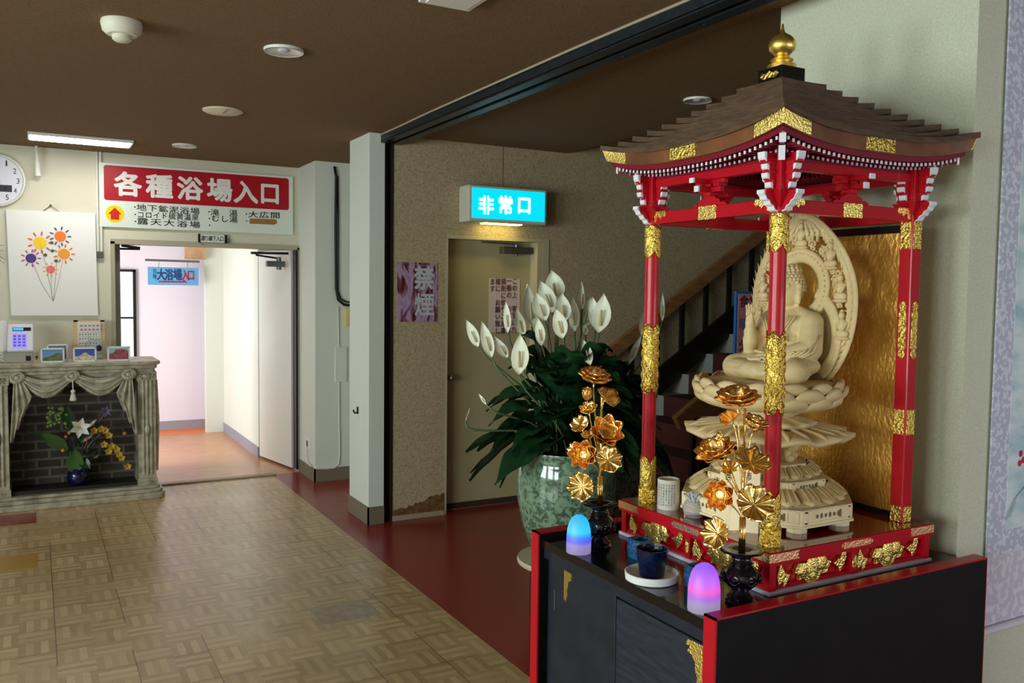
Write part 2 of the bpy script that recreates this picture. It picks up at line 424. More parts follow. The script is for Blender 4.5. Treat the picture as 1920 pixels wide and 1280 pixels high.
def disc(mb, o, ux, uy, r, n=32, t=0.001, sx=1.0):
    mb.prism([(r*sx*math.cos(2*PI*i/n), r*math.sin(2*PI*i/n)) for i in range(n)], o, ux, uy, ux.cross(uy)*t)
def rrect(w, h, r, n=4):
    p = []
    for cx, cy, a0 in ((w/2-r, h/2-r, 0), (-w/2+r, h/2-r, 90), (-w/2+r, -h/2+r, 180), (w/2-r, -h/2+r, 270)):
        for i in range(n+1):
            a = math.radians(a0+90*i/n); p.append((cx+r*math.cos(a), cy+r*math.sin(a)))
    return p
def interp(pts, u):
    for i in range(len(pts)-1):
        if u <= pts[i+1][0] or i == len(pts)-2:
            a, b = pts[i], pts[i+1]; t = 0 if b[0] == a[0] else (u-a[0])/(b[0]-a[0]); t = min(1, max(0, t))
            return a[1]+(b[1]-a[1])*t
def bez(a, b, c, d, n=10):
    a, b, c, d = map(Vector, (a, b, c, d)); r = []
    for i in range(n):
        t = i/(n-1); r.append(a*(1-t)**3 + b*3*t*(1-t)**2 + c*3*t*t*(1-t) + d*t**3)
    return r
# ================================================================== THE SETTING
H = 2.655; YB = 7.53; YE = 5.59
sbox('floor', (-4.0, 1.78, -2.5, 7.48, -0.12, 0), PARQ)
sbox('floor_red', (1.78, 8.2, -2.5, 7.48, -0.12, 0.0), REDFL)
sbox('floor_corridor', (-0.6, 2.6, 7.48, 10.0, -0.12, 0.0), HALLFL)
sbox('floor_corridor_strip', (-0.6, 2.6, 10.0, 10.42, -0.12, 0.0), HALLOR)
sbox('floor_patch_red', (-0.30, -0.012, 6.62, 6.93, -0.01, 0.0012), REDFL)
sbox('floor_patch_yellow', (-0.30, -0.012, 5.55, 5.85, -0.01, 0.0012), mat('yellowed_vinyl', (178, 140, 70), 0.3))
sbox('floor_patch_grey', (1.18, 1.475, 3.98, 4.2, -0.01, 0.0012), mat('worn_grey_vinyl', (160, 142, 122), 0.3, nvar=0.15, nscale=20))
sbox('trim_threshold', (0.55, 1.80, 7.42, 7.50, 0, 0.012), mat('worn_threshold', (150, 128, 104), 0.4))
# ceiling: flat over the lobby, open over the stairs
sbox('ceiling', (-4.0, 3.55, -2.5, YB, H, H+0.15), CEIL)
sbox('ceiling_side', (3.55, 8.2, -2.5, 2.5, H, H+0.15), CEIL)
sbox('ceiling_stairwell', (3.4, 8.2, 2.5, 5.8, 5.0, 5.1), WHITE)
sbox('ceiling_corridor', (-0.6, 2.6, YB+0.1, 10.6, 2.32, 2.45), WHITE)
# back wall with the corridor opening
wb = MB().box(-4.0, 0.55, YB, YB+0.1, 0, H).box(0.55, 2.03, YB, YB+0.1, 1.96, H).box(2.01, 2.03, YB, YB+0.1, 0, 1.96).build('wall_back', CREAMW); struct(wb)
tf = MB().box(0.535, 0.565, YB-0.02, YB+0.12, 0, 1.965).box(2.012, 2.03, YB-0.02, YB+0.12, 0, 1.965).box(0.535, 2.03, YB-0.02, YB+0.12, 1.945, 1.985).build('door_frame', mat('beige_grey_frame', (176, 170, 146), 0.5))
tf.name = 'trim_1'; struct(tf)
struct(MB().box(-4.0, 0.53, 7.47, YB+0.01, -0.01, 0.08).build('baseboard_gap_cover', BASEB))  # unseen strip added to stop light leaking between floor and wall
# side wall beside the corridor door: white plastered corner and recess
sbox('wall_column', (2.03, 4.2, 7.03, YB+0.1, 0, H), WHITE)
struct(MB().box(2.018, 2.03, 7.018, 7.49, 0, 0.11).box(2.018, 2.6, 7.018, 7.03, 0, 0.11).build('baseboard_column', BASEB))
sbox('wall_recess', (2.6, 2.7, 5.7, 7.03, 0, H), WHITE)
# white pillar and shutter track
sbox('wall_pillar', (1.98, 2.088, 5.575, 5.985, 0, H), WHITE)
struct(MB().box(1.97, 1.98, 5.565, 5.99, 0, 0.12).box(1.97, 2.088, 5.565, 5.575, 0, 0.12).build('baseboard_pillar', BASEB))
tr = MB().box(2.09, 2.10, 5.585, 5.66, 0, H).box(2.14, 2.155, 5.585, 5.66, 0, H).box(2.09, 2.155, 5.64, 5.67, 0, H).build('trim_2', DKBR); struct(tr)
bm_ = MB().box(2.06, 2.075, -2.5, 5.6, 2.60, H).box(2.06, 2.115, -2.5, 5.6, 2.592, 2.604).box(2.15, 2.205, -2.5, 5.6, 2.592, 2.604).box(2.19, 2.205, -2.5, 5.6, 2.60, H).box(2.115, 2.15, -2.5, 5.6, 2.63, H)
for yy in (0.9, 1.7, 2.5, 3.0, 3.5, 4.0, 4.5, 5.0, 5.4): bm_.ell((2.178, yy, 2.591), (0.006, 0.006, 0.004), 8, 5)
struct(bm_.build('trim_3', DKMET))
pts = [(2.05 - 0.008*math.sin(i*0.9), -2.4+i*0.4, 2.652 - 0.006*abs(math.sin(i*0.7))) for i in range(21)]
struct(MB().tube(pts, 0.006, 6).build('trim_4', mat('peeling_pale_strip', (170, 160, 140), 0.5)))
# exit wall: pier, wall around the door, stairwell wall
we = MB().box(2.155, 2.55, YE, YE+0.3, 0, H).box(2.55, 3.345, YE, YE+0.3, 1.99, 5.0).box(3.345, 8.2, YE, YE+0.3, 0, 5.0).build('wall_exit', TAN); struct(we)
bt = []
random.seed(3)
for i in range(24): bt.append((2.16+0.39*i/23, 0.075+0.06*i/23*1.0+random.uniform(-0.012, 0.012) + (0.02 if i > 14 else 0)))
struct(MB().prism([(2.157, 0.03)] + [(a-0, b) for a, b in bt] + [(2.55, 0.03)], (0, YE-0.004, 0), X3, Z3, (0, 0.003, 0)).build('baseboard_pier', mat('torn_brown_base', (112, 82, 42), 0.7, nvar=0.35, nscale=30)))
sbox('baseboard_pier_foot', (2.156, 2.552, YE-0.008, YE, 0, 0.035), mat('pale_foot', (168, 150, 126), 0.6))
# the two plaster boards of the wall above the door meet in a joint
sbox('trim_5', (2.998, 3.003, YE-0.0015, YE+0.01, 2.33, 2.655), mat('wall_joint', (120, 106, 84), 0.9))
# exit door
dr = MB().box(2.55, 3.345, YE+0.1, YE+0.14, 0.01, 1.99).build('door_1', DOORM); struct(dr)
MB().box(3.30, 3.345, YE-0.005, YE+0.1, 0, 1.974).box(2.55, 2.57, YE-0.0, YE+0.1, 0, 1.974).box(2.55, 3.345, YE-0.006, YE+0.1, 1.975, 1.99).box(2.55, 3.40, YE-0.007, YE-0.0005, 1.975, 2.0).box(3.345, 3.40, YE-0.006, YE, 0, 1.975).build('frame', DOORFR, dr)
MB().box(2.555, 3.30, YE+0.085, YE+0.1, 0.01, 0.05).build('kick_strip', mat('dark_kick', (60, 50, 38), 0.5), dr)
MB().box(3.03, 3.27, YE+0.03, YE+0.1, 1.885, 1.935).cyl((3.15, YE+0.05, 1.93), (3.15, YE+0.05, 1.96), 0.016).cyl((3.15, YE+0.05, 1.885), (3.15, YE+0.05, 1.87), 0.012).build('door_closer', GREYMET, dr, bevel=0.004)
MB().bar((3.15, YE+0.05, 1.955), (2.88, YE+0.085, 1.965), 0.025, 0.008).build('closer_arm', GREYMET, dr)
MB().cyl((2.62, YE+0.1, 0.98), (2.62, YE+0.04, 0.98), 0.012).ell((2.62, YE+0.035, 0.98), 0.024).build('knob', GREYMET, dr, smooth=60)
MB().box(2.572, 2.584, YE+0.085, YE+0.1, 0.84, 0.95).build('hinge', GREYMET, dr)
# column behind the shrine and the wall of the hanging scroll
sbox('wall_right', (2.655*KS, 3.2, 1.745*KS, 2.59*KS, 0, H+0.15), GREENW)  # visible faces scaled about the camera position along with the shrine corner
sbox('wall_alcove', (3.2, 8.2, 1.64, 2.59*KS, 0, H), GREENW)
sbox('wall_far_right', (8.2, 8.3, -2.5, 6, 0, 5.0), WHITE)
# stairwell side opening above the ceiling edge
sbox('trim_6', (3.55, 8.2, 2.5, 2.6, H, 5.0), WHITE)
sbox('wall_stairwell', (3.45, 3.55, 2.6, YE, H+0.15, 5.0), WHITE)
# unseen lobby walls with their windows
def wall_with_windows(name, axis, v, t, a0, a1, wins, z0, z1, m):
    b = MB(); cuts = sorted(wins); pos = a0
    def bx(p, q, za, zb):
        if axis == 0: b.box(v, v+t, p, q, za, zb)
        else: b.box(p, q, v, v+t, za, zb)
    for (p, q) in cuts:
        bx(pos, p, 0, H); bx(p, q, 0, z0); bx(p, q, z1, H); pos = q
    bx(pos, a1, 0, H)
    return struct(b.build(name, m))
wall_with_windows('wall_left', 0, -4.1, 0.1, -2.5, 7.63, [(-1.65, -0.15), (0.35, 1.85), (2.35, 3.85)], 0.75, 2.25, WHITE)
wall_with_windows('wall_front', 1, -2.6, 0.1, -4.1, 8.2, [(2.25, 3.75), (4.25, 5.75)], 0.75, 2.25, WHITE)
def win_frame(name, axis, v, p, q):
    b = MB(); mid = (p+q)/2
    for (u0, u1, za, zb) in ((p, p+0.05, 0.75, 2.25), (q-0.05, q, 0.75, 2.25), (mid-0.03, mid+0.03, 0.75, 2.25), (p, q, 0.75, 0.8), (p, q, 2.2, 2.25)):
        if axis == 0: b.box(v, v+0.05, u0, u1, za, zb)
        else: b.box(u0, u1, v, v+0.05, za, zb)
    return struct(b.build(name, mat('aluminium_frame', (120, 116, 108), 0.4, 0.5)))
k = 1
for p in (-1.65, 0.35, 2.35): win_frame('window_%d' % k, 0, -4.07, p, p+1.5); k += 1
for p in (2.25, 4.25): win_frame('window_%d' % k, 1, -2.57, p, p+1.5); k += 1
# ------------------------------------------------------------------ corridor behind the opening
struct(MB().box(1.85, 1.95, 8.30, 10.0, 0, 2.32).box(2.03, 2.1, YB+0.1, 8.35, 0, 2.32).box(1.95, 2.1, 8.30, 8.35, 0, 2.32).box(1.66, 2.6, 10.0, 10.1, 0, 2.32).build('wall_corridor_right', WHITE))
struct(MB().box(0.99, 2.6, 10.38, 10.48, 0, 2.32).box(-0.6, 0.99, 10.38, 10.48, 1.80, 2.32).box(-0.6, 0.3, 10.38, 10.48, 0, 1.80).build('wall_corridor_end', mat('pinkish_white_paint', (232, 226, 238), 0.7)))
wall_cl = MB().box(-0.6, -0.5, YB+0.1, 7.9, 0, 2.32).box(-0.6, -0.5, 9.15, 10.48, 0, 2.32).box(-0.6, -0.5, 7.9, 9.15, 0, 0.35).box(-0.6, -0.5, 7.9, 9.15, 1.9, 2.32).build('wall_corridor_left', WHITE); struct(wall_cl)
struct(MB().box(0.99, 2.6, 10.365, 10.38, 0, 0.1).build('baseboard_corridor_end', GREYB))
struct(MB().box(1.838, 1.85, 8.29, 10.0, 0, 0.1).build('baseboard_corridor', GREYB))
wn = MB().box(0.955, 0.985, 10.34, 10.38, 0, 1.80).box(0.3, 0.985, 10.34, 10.38, 1.775, 1.80).box(0.3, 0.33, 10.34, 10.38, 0, 1.8).box(0.3, 0.985, 10.35, 10.38, 1.26, 1.28).build('window_6', BLACK); struct(wn)
MB().box(0.33, 0.955, 10.39, 10.396, 0, 1.775).build('pane', GLASS, wn)
sbox('trim_7', (1.44, 1.655, 9.93, 10.0, 1.92, 2.32), mat('bare_wood_beam', (190, 150, 116), 0.6, nvar=0.2, nscale=6))
# swing doors of the corridor, both standing open
d2 = struct(MB().bar((1.997, 7.60, 0.985), (1.872, 8.29, 0.985), 0.036, 1.93, (0, 0, 1)).build('door_2', DOORW))
MB().box(1.995, 2.012, 7.50, 7.59, 0.02, 1.945).build('hinge_gap', BLACK, d2)
p0 = onplane(505, 488, 1, 7.66)
MB().box(p0.x-0.03, p0.x+0.13, 7.625, 7.675, p0.z-0.055, p0.z-0.005).cyl((p0.x+0.08, 7.65, p0.z-0.08), (p0.x+0.08, 7.65, p0.z+0.03), 0.022).build('door_closer', GREYMET, d2, bevel=0.004)
MB().bar(onplane(471, 474, 1, 7.6), onplane(540, 475, 1, 7.66), 0.03, 0.02).bar(onplane(480, 478, 1, 7.62), onplane(520, 484, 1, 7.66), 0.02, 0.015).build('closer_arm', BLACK, d2)
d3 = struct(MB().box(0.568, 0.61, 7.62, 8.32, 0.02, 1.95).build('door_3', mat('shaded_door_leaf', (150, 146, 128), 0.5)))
MB().bar(onplane(219, 466, 1, 7.64), onplane(262, 467, 1, 7.66), 0.02, 0.016).bar(onplane(228, 460, 1, 7.64), onplane(262, 465, 1, 7.66), 0.03, 0.02).build('closer_arm', BLACK, d3)
# stairs
st = MB(); cp = MB()
for k in range(1, 14):
    x0 = 3.35+0.25*(k-1); st.box(x0, 6.7, 4.36, 5.585, 0.159*(k-1), 0.159*k)
    cp.box(x0-0.006, x0+0.256, 4.36, 5.36, 0.159*(k-1)+0.002, 0.159*k+0.006)
so = struct(st.build('stairs', STEPM)); cp.build('stair_carpet', CARPET, so)
sl = 0.159/0.25
def stz(x): return 0.159 + (x-3.35)*sl
# ================================================================== STAIR RAILINGS
def railing(y, x0, x1, label, zoff, hw, posts):
    r = root('stair_railing', (x0, y, 0), label, 'railing')
    a = (x0, y, stz(x0)+zoff); b = (x1, y, stz(x1)+zoff)
    MB().bar(a, b, hw, 0.10, (0, 0, 1)).build('handrail', WOODR, r, bevel=0.006)
    for i, x in enumerate(posts):
        MB().box(x-0.018, x+0.018, y-0.015, y+0.015, stz(x)-0.1, stz(x)+zoff-0.03).build('baluster', BLACK, r)
    return r
far = railing(5.49, 3.55, 6.6, 'brown wooden handrail on black balusters running up along the far stairwell wall', 0.62, 0.05, [3.62+0.25*i for i in range(12)])
MB().prism([(3.5, stz(3.5)-0.02), (6.6, stz(6.6)-0.02), (6.6, stz(6.6)+0.2), (3.5, stz(3.5)+0.2)], (0, 5.45, 0), X3, Z3, (0, 0.03, 0)).build('stringer', BLACK, far)
near = railing(4.38, 3.66, 6.6, 'brown wooden handrail ending in a pale cut face at the foot of the stairs', 0.40, 0.05, [3.80+0.5*i for i in range(6)])
# ================================================================== CEILING FITTINGS
def downlight(x, y, r, label, grp):
    p = onplane(x, y, 2, H); d = root('downlight', (p.x, p.y, H), label, 'ceiling light', grp)
    MB().lathe([(r, -0.012), (r*1.02, -0.004), (r*1.02, 0.0), (r*0.82, 0.0), (r*0.82, -0.006), (r, -0.012)], p, 36, cap=False).build('trim_ring', PLAST, d, smooth=40)
    MB().lathe([(r*0.9, -0.011), (r*0.72, -0.005), (r*0.4, -0.002), (0.001, -0.0015)], p, 32, cap=False).build('reflector', CHROME, d, smooth=60)
    MB().ell((p.x, p.y, H-0.004), (r*0.32, r*0.32, 0.008)).build('bulb', mat('frosted_bulb', (200, 206, 214), 0.3), d, smooth=180)
    return d
downlight(532, 93, 0.085, 'round chrome downlight in the ceiling nearest above the smoke detector', 'recessed downlights')
downlight(346, 272, 0.085, 'round chrome downlight in the ceiling just beyond the long lit tube light', 'recessed downlights')
downlight(1308, 186, 0.075, 'round chrome downlight in the ceiling above the shrine roof', 'recessed downlights')
p = onplane(418, 207, 2, H)
cs = root('blank_ceiling_disc', p, 'plain white round cover on the ceiling between two downlights', 'ceiling cover')
MB().lathe([(0.001, -0.016), (0.10, -0.014), (0.115, -0.006), (0.116, 0)], p, 36, cap=False).build('cover_disc', mat('ivory_plastic', (226, 214, 190), 0.5), cs, smooth=40)
MB().box(p.x-0.003, p.x+0.003, p.y-0.11, p.y, H-0.0175, H-0.014).build('seam', mat('grey_seam', (150, 140, 120), 0.6), cs)
p = onplane(228, 40, 2, H)
sd = root('smoke_detector', p, 'white round smoke detector hanging from the brown ceiling', 'smoke detector')
MB().lathe([(0.075, 0), (0.078, -0.012), (0.072, -0.04), (0.055, -0.055), (0.0, -0.056)], p, 32, cap=False).build('housing', mat('ivory_detector', (222, 220, 200), 0.5), sd, smooth=40)
MB().lathe([(0.03, -0.05), (0.036, -0.058), (0.036, -0.072), (0.025, -0.08), (0.0, -0.081)], p+V3(0, 0, 0), 24, cap=False).build('sensor_cap', mat('ivory_detector', (222, 220, 200), 0.5), sd, smooth=40)
fl = root('fluorescent_ceiling_light', (0.30, 6.93, H), 'long lit rectangular tube light set in the ceiling above the mantel', 'ceiling light')
MB().box(-0.02, 0.645, 6.81, 6.825, H-0.02, H).box(-0.02, 0.645, 7.045, 7.06, H-0.02, H).box(-0.02, -0.005, 6.825, 7.045, H-0.02, H).box(0.63, 0.645, 6.825, 7.045, H-0.02, H).build('frame', PLAST, fl)
MB().box(-0.005, 0.63, 6.825, 7.045, H-0.023, H-0.001).build('diffuser', mat('lit_diffuser', (255, 255, 250), 0.5, emis=(255, 250, 244), estr=24), fl)
p = onplane(848, 0, 2, H)
pl = root('ceiling_light_panel', (p.x, p.y, H), 'unlit white ceiling panel light cut off by the top of the photo', 'ceiling light')
MB().box(p.x-0.12, p.x+0.08, p.y-1.0, p.y+0.03, H-0.02, H).build('frame', PLAST, pl)
MB().box(p.x-0.1, p.x+0.06, p.y-0.98, p.y+0.01, H-0.024, H-0.018).build('diffuser', mat('unlit_diffuser', (230, 228, 220), 0.4), pl)

# ================================================================== BACK WALL
F = YB-0.002
def W(x, y, off=0.0): return onplane(x, y, 1, YB-off)
# clock
c = V3(-0.235, YB-0.02, 2.387)
ck = root('wall_clock', c, 'round white wall clock with a dark digital window, cut off by the photo edge', 'clock')
ax = (X3, Z3, -Y3)
MB().lathe([(0.17, 0.0), (0.196, 0.0), (0.2, 0.015), (0.195, 0.035), (0.182, 0.04), (0.176, 0.03)], c+V3(0, 0.02, 0), 48, ax, cap=False).build('rim', PLAST, ck, smooth=40)
MB().lathe([(0.0, 0.028), (0.178, 0.028)], c+V3(0, 0.02, 0), 48, ax, cap=False).build('dial', mat('clock_dial', (226, 228, 240), 0.5), ck)
nb = MB()
for i in range(1, 13):
    a = math.radians(30*i); q = c+V3(0.145*math.sin(a), -0.009, 0.145*math.cos(a)); t = str(i)
    for j, chh in enumerate(t): put(nb, chh, q+X3*((j-(len(t)-1)/2)*0.022), X3, Z3, 0.020 if chh != '1' else 0.01, 0.04, 0.0, fit=True)
nb.build('numerals', INK, ck)
MB().box(c.x-0.1, c.x+0.105, c.y-0.012, c.y-0.008, c.z-0.085, c.z-0.035).build('digital_window', mat('lcd_grey', (62, 66, 70), 0.3), ck)
t = MB(); hline(t, '19 28', c+V3(-0.09, -0.0125, -0.06), X3, Z3, 0.18, 0.035); t.build('digits', INK, ck)
MB().bar(c+V3(0, -0.012, 0), c+V3(0.03, -0.012, -0.05), 0.006, 0.002, (0, 1, 0)).build('hour_hand', BLACK, ck)
MB().bar(c+V3(0, -0.014, 0), c+V3(-0.11, -0.014, 0.06), 0.004, 0.002, (0, 1, 0)).build('minute_hand', BLACK, ck)
# hanging pull rod from the ceiling
pr_ = root('hanging_detector_rod', (0.036, YB-0.06, H), 'thin white rod hanging from the ceiling beside the clock', 'rod')
MB().tube([(0.036, YB-0.06, H), (0.037, YB-0.06, 2.53)], 0.011, 10).build('rod', PLAST, pr_, smooth=50)
MB().cyl((0.037, YB-0.06, 2.54), (0.043, YB-0.06, 2.43), 0.018, 12, 0.022).build('end_grip', PLAST, pr_, smooth=50)
# wall trunking
tk = root('cable_trunking', (0.457, YB, 1.87), 'pair of white cable ducts running down the wall left of the big red sign', 'cable duct')
MB().box(0.438, 0.452, YB-0.02, YB, 1.88, H).build('duct', PLAST, tk, bevel=0.003)
MB().box(0.462, 0.478, YB-0.02, YB, 1.88, H).build('duct', PLAST, tk, bevel=0.003)
MB().box(0.436, 0.482, YB-0.03, YB, 1.83, 1.88).build('end_socket', mat('grey_socket', (92, 92, 84), 0.6), tk, bevel=0.004)
# picture
pc = root('framed_picture', (0.135, YB-0.02, 1.38), 'white framed picture of bright flowers hanging from a wire below the clock', 'picture')
P0, P1, P2, P3 = W(11, 392, .02), W(178, 400, .02), W(184, 591, .02), W(21, 591, .02)
MB().add([P0, P1, P2, P3, P0+V3(0, .018, 0), P1+V3(0, .018, 0), P2+V3(0, .018, 0), P3+V3(0, .018, 0)], [(0, 3, 2, 1), (4, 5, 6, 7), (0, 1, 5, 4), (1, 2, 6, 5), (2, 3, 7, 6), (3, 0, 4, 7)]).build('canvas', mat('white_canvas', (240, 240, 236), 0.6), pc)
MB().tube([W(80, 396, .012), W(95, 385, .012), W(111, 397, .012)], 0.003, 6).build('hanging_wire', GREYMET, pc)
MB().ell(W(95, 385, .01), (0.008, 0.012, 0.008), 8, 6).build('hook', GREYMET, pc)
def fdisc(mb, x, y, r, off=.0215, n=24, sx=1): disc(mb, W(x, y, off), X3, Z3, r, n, 0.0008, sx)
FLW = [(75, 455, (250, 210, 40), 0.045, (226, 110, 60)), (113, 443, (244, 128, 48), 0.04, (96, 88, 110)), (58, 484, (84, 62, 132), 0.036, (186, 92, 150)), (120, 476, (246, 160, 50), 0.04, (232, 130, 60)), (95, 505, (240, 120, 120), 0.03, (250, 190, 80))]
stems = MB()
for (x, y, cc, r, pcx) in FLW: stems.tube([W(x, y, .0212), W((x+100)/2, y+50, .0212), W(100, 565, .0212)], 0.0025, 5, 0.25)
stems.build('painted_stems', mat('painted_green', (92, 122, 84), 0.7), pc)
for (x, y, cc, r, pcx) in FLW:
    mm = '%02x%02x%02x' % cc
    mb = MB(); q = W(x, y, .0215)
    for i in range(9):
        a = 2*PI*i/9; o = q+X3*(1.55*r*math.cos(a))+Z3*(1.55*r*math.sin(a)); u = X3*math.cos(a)+Z3*math.sin(a); v_ = Y3.cross(u)
        mb.prism([(0.4*r*math.cos(k*PI/5), 0.16*r*math.sin(k*PI/5)) for k in range(10)], o, u, v_, -Y3*0.0008)
    pe = mb.build('painted_petals', mat('paint_petal_'+'%02x%02x%02x' % pcx, pcx, 0.7), pc)
    mb = MB(); disc(mb, W(x, y, .0222), X3, Z3, r, 24, 0.0008); mb.build('painted_flower', mat('paint_flower_'+mm, cc, 0.7), pc)
mb = MB()
for (x, y) in ((98, 470), (85, 478), (105, 489), (97, 455)):
    mb.prism([(0.018*(1 if k % 2 else 0.5)*math.cos(k*PI/6), 0.018*(1 if k % 2 else 0.5)*math.sin(k*PI/6)) for k in range(12)], W(x, y, .0222), X3, Z3, -Y3*0.0008)
mb.build('painted_leaves', mat('painted_dark_green', (70, 92, 72), 0.7), pc)
# sprig at the photo's left edge
sp = root('artificial_sprig', (-0.24, YB-0.05, 1.86), 'green leaf sprig peeping out behind the left side of the picture', 'plant')
for dz in (-0.06, 0.0, 0.05, -0.1):
    MB().tube([(-0.30, YB-0.04, 1.86), (-0.24, YB-0.05, 1.87+dz*0.5), (-0.185, YB-0.04, 1.86+dz)], [0.008, 0.012, 0.002], 6, 0.3).build('leaf', LEAF2, sp)
# the big bath sign
sg = root('bath_entrance_sign', W(368, 430), 'wide white and red sign over the corridor opening listing the baths', 'sign')
MB().box(0.458, 1.975, YB-0.022, YB, 2.075, 2.575).build('board', SIGNWH, sg, bevel=0.003)
t = MB(); t.prism([(a+1.216, b+2.42) for a, b in rrect(1.446, 0.272, 0.02)], (0, YB-0.022, 0), X3, Z3, (0, -0.0008, 0)); t.build('red_panel', SIGNRED, sg)
t = MB()
for ch, x, y in zip('各種浴場入口', (240, 299, 356, 412, 461, 506), (346, 350, 354, 357, 361, 363)):
    put(t, ch, W(x, y, .0235), X3, Z3, 0.20 if ch != '口' else 0.18, 0.19, 0.034)
t.build('heading_letters', mat('sign_letter_white', (236, 236, 230), 0.4), sg)
t = MB()
def row(s, x0, x1, y0, y1, h=0.056):
    a, b = W(x0, y0, .0232), W(x1, y1, .0232); u = (b-a); hline(t, s, a, u.normalized(), Z3, u.length, h, 0.008, min(0.085, 0.92*u.length/len(s)))
row('地下鉱泥浴場', 255, 375, 388.5, 396.5); row('コロイド硫黄温泉', 256, 373, 402, 408); row('露天大浴場', 255, 377, 414, 422)
row('滝　湯', 394, 446, 398, 400); row('むし湯', 395, 446, 409, 412); row('大広間', 464, 526, 402, 404)
for (x, y) in ((253, 388), (253.5, 402), (254, 415), (392, 397), (392.5, 409.5), (393, 422), (462, 401), (462.5, 414)): disc(t, W(x, y, .0225), X3, Z3, 0.006, 10)
t.build('small_letters', INK, sg)
t = MB(); disc(t, W(215.5, 401, .022), X3, Z3, 0.068, 36); t.build('yellow_disc', mat('sign_yellow', (246, 214, 20), 0.4), sg)
t = MB(); t.prism([(-0.05, -0.0), (0, 0.052), (0.05, 0), (0.03, 0), (0.03, -0.042), (-0.03, -0.042), (-0.03, 0)], W(215.5, 401.5, .0232), X3, Z3, (0, -0.0008, 0)); t.build('up_arrow', mat('arrow_red', (206, 40, 30), 0.4), sg)
t = MB(); t.prism([(-0.115, -0.024), (0.09, -0.024), (0.115, -0.01), (0.112, 0.018), (0.085, 0.024), (-0.11, 0.02), (-0.118, 0)], W(494, 415, .0225), X3, Z3, (0, -0.001, 0)); t.build('tape_patch', mat('brown_tape', (164, 116, 66), 0.6), sg)
# nameplate
npt = root('corridor_nameplate', W(396, 450, .01), 'small white nameplate with black ends over the corridor door', 'sign')
MB().box(1.205, 1.40, YB-0.032, YB-0.02, 1.985, 2.045).build('plate', SIGNWH, npt)
MB().box(1.19, 1.206, YB-0.036, YB-0.018, 1.98, 2.05).build('end_cap', BLACK, npt); MB().box(1.399, 1.42, YB-0.036, YB-0.018, 1.98, 2.05).build('end_cap', BLACK, npt)
t = MB(); hline(t, '渡り廊下入口', (1.212, YB-0.0325, 2.015), X3, Z3, 0.18, 0.044, 0.015, 0.032); t.build('letters', INK, npt)
# hanging blue sign in the corridor
yb = 9.9
bs = root('blue_bath_sign', onplane(324, 500, 1, yb), 'light blue sign hanging from a rod inside the bright corridor', 'sign')
a, b, c2 = onplane(277, 499, 1, yb), onplane(372, 503, 1, yb), onplane(372, 535, 1, yb)
MB().box(a.x, b.x, yb, yb+0.012, c2.z, a.z-0.005).build('board', mat('sign_light_blue', (92, 160, 210), 0.5), bs)
MB().tube([onplane(272, 487, 1, yb), onplane(374, 490.5, 1, yb)], 0.012, 8).build('rod', GREYMET, bs)
for x in (297, 351): MB().tube([onplane(x, 488, 1, yb), onplane(x+1, 494, 1, yb), onplane(x, 501, 1, yb)], 0.003, 6).build('hook', GREYMET, bs)
t = MB(); y_ = yb-0.001
for ch, x in zip('大浴場', (302, 317, 333)): put(t, ch, onplane(x, 515, 1, y_), X3, Z3, 0.088, 0.125, 0.03)
for ch, y in zip('各種', (508, 518)): put(t, ch, onplane(290, y, 1, y_), X3, Z3, 0.042, 0.055, 0.0)
t.build('dark_letters', mat('navy_ink', (30, 60, 110), 0.5), bs)
t = MB()
for ch, x in zip('入口', (347.5, 358)): put(t, ch, onplane(x, 516, 1, y_), X3, Z3, 0.078, 0.118, 0.035)
q = onplane(325, 528, 1, y_); t.prism([(-0.145, -0.008), (0.145, -0.008), (0.10, 0.03), (0.10, 0.008), (-0.145, 0.008)], q, X3, Z3, (0, -0.001, 0))
t.build('red_letters', mat('sign_crimson', (170, 24, 50), 0.5), bs)

# ================================================================== WALL BESIDE THE CORRIDOR
def S(x, y, off=0): return onplane(x, y, 1, 7.03-off)
cb = root('black_cable', S(630, 320), 'dark cable running down the wall corner and curling behind the white pillar', 'cable')
MB().tube([S(627, 312, .015), S(630, 330, .015), S(629, 420, .015), S(630, 540, .015), S(634, 562, .015), S(645, 571, .015), S(662, 573, .015)], 0.011, 8).build('cable', BLACK, cb, smooth=180)
MB().tube([S(633, 330, .012), S(634, 420, .012), S(634, 545, .012), S(639, 560, .012), S(650, 566, .012), S(664, 567, .012)], 0.007, 8).build('cable', BLACK, cb, smooth=180)
wc = root('white_wall_cable', S(635, 600), 'white cable and flat junction box on the wall beside the pillar', 'cable')
MB().tube([S(634, 575, .008), S(635, 650, .008), S(636, 790, .008), S(637, 850, .008), S(635, 870, .008), S(626, 877, .008), S(610, 878, .008), S(596, 878, .008), S(592, 877, .008)], 0.007, 8).build('cable', WHITE, wc, smooth=180)
MB().add([], []).box(S(627, 700).x, S(650, 700).x, 7.015, 7.03, S(630, 716).z, S(630, 650).z).build('junction_box', WHITE, wc, bevel=0.006)
ys = root('yellow_switch_box', S(650, 590), 'small cream and yellow box on the wall half hidden by the pillar', 'switch box')
a, b = S(645, 577), S(662, 612); MB().box(a.x, b.x, 6.99, 7.03, b.z, a.z).build('case', mat('cream_box', (220, 206, 150), 0.5), ys, bevel=0.004)
MB().box(a.x+0.03, b.x, 6.985, 6.99, b.z+0.01, a.z-0.06).build('yellow_label', mat('yellow_label', (214, 168, 60), 0.5), ys)
ol = root('wall_outlet', onplane(578, 832, 0, 2.03), 'white double wall outlet low on the corner with a white cord', 'outlet')
a, b = onplane(575, 819, 0, 2.03), onplane(581, 843, 0, 2.03)
MB().box(2.02, 2.03, min(a.y, b.y)-0.03, max(a.y, b.y)+0.02, b.z, a.z).build('plate', PLAST, ol, bevel=0.003)
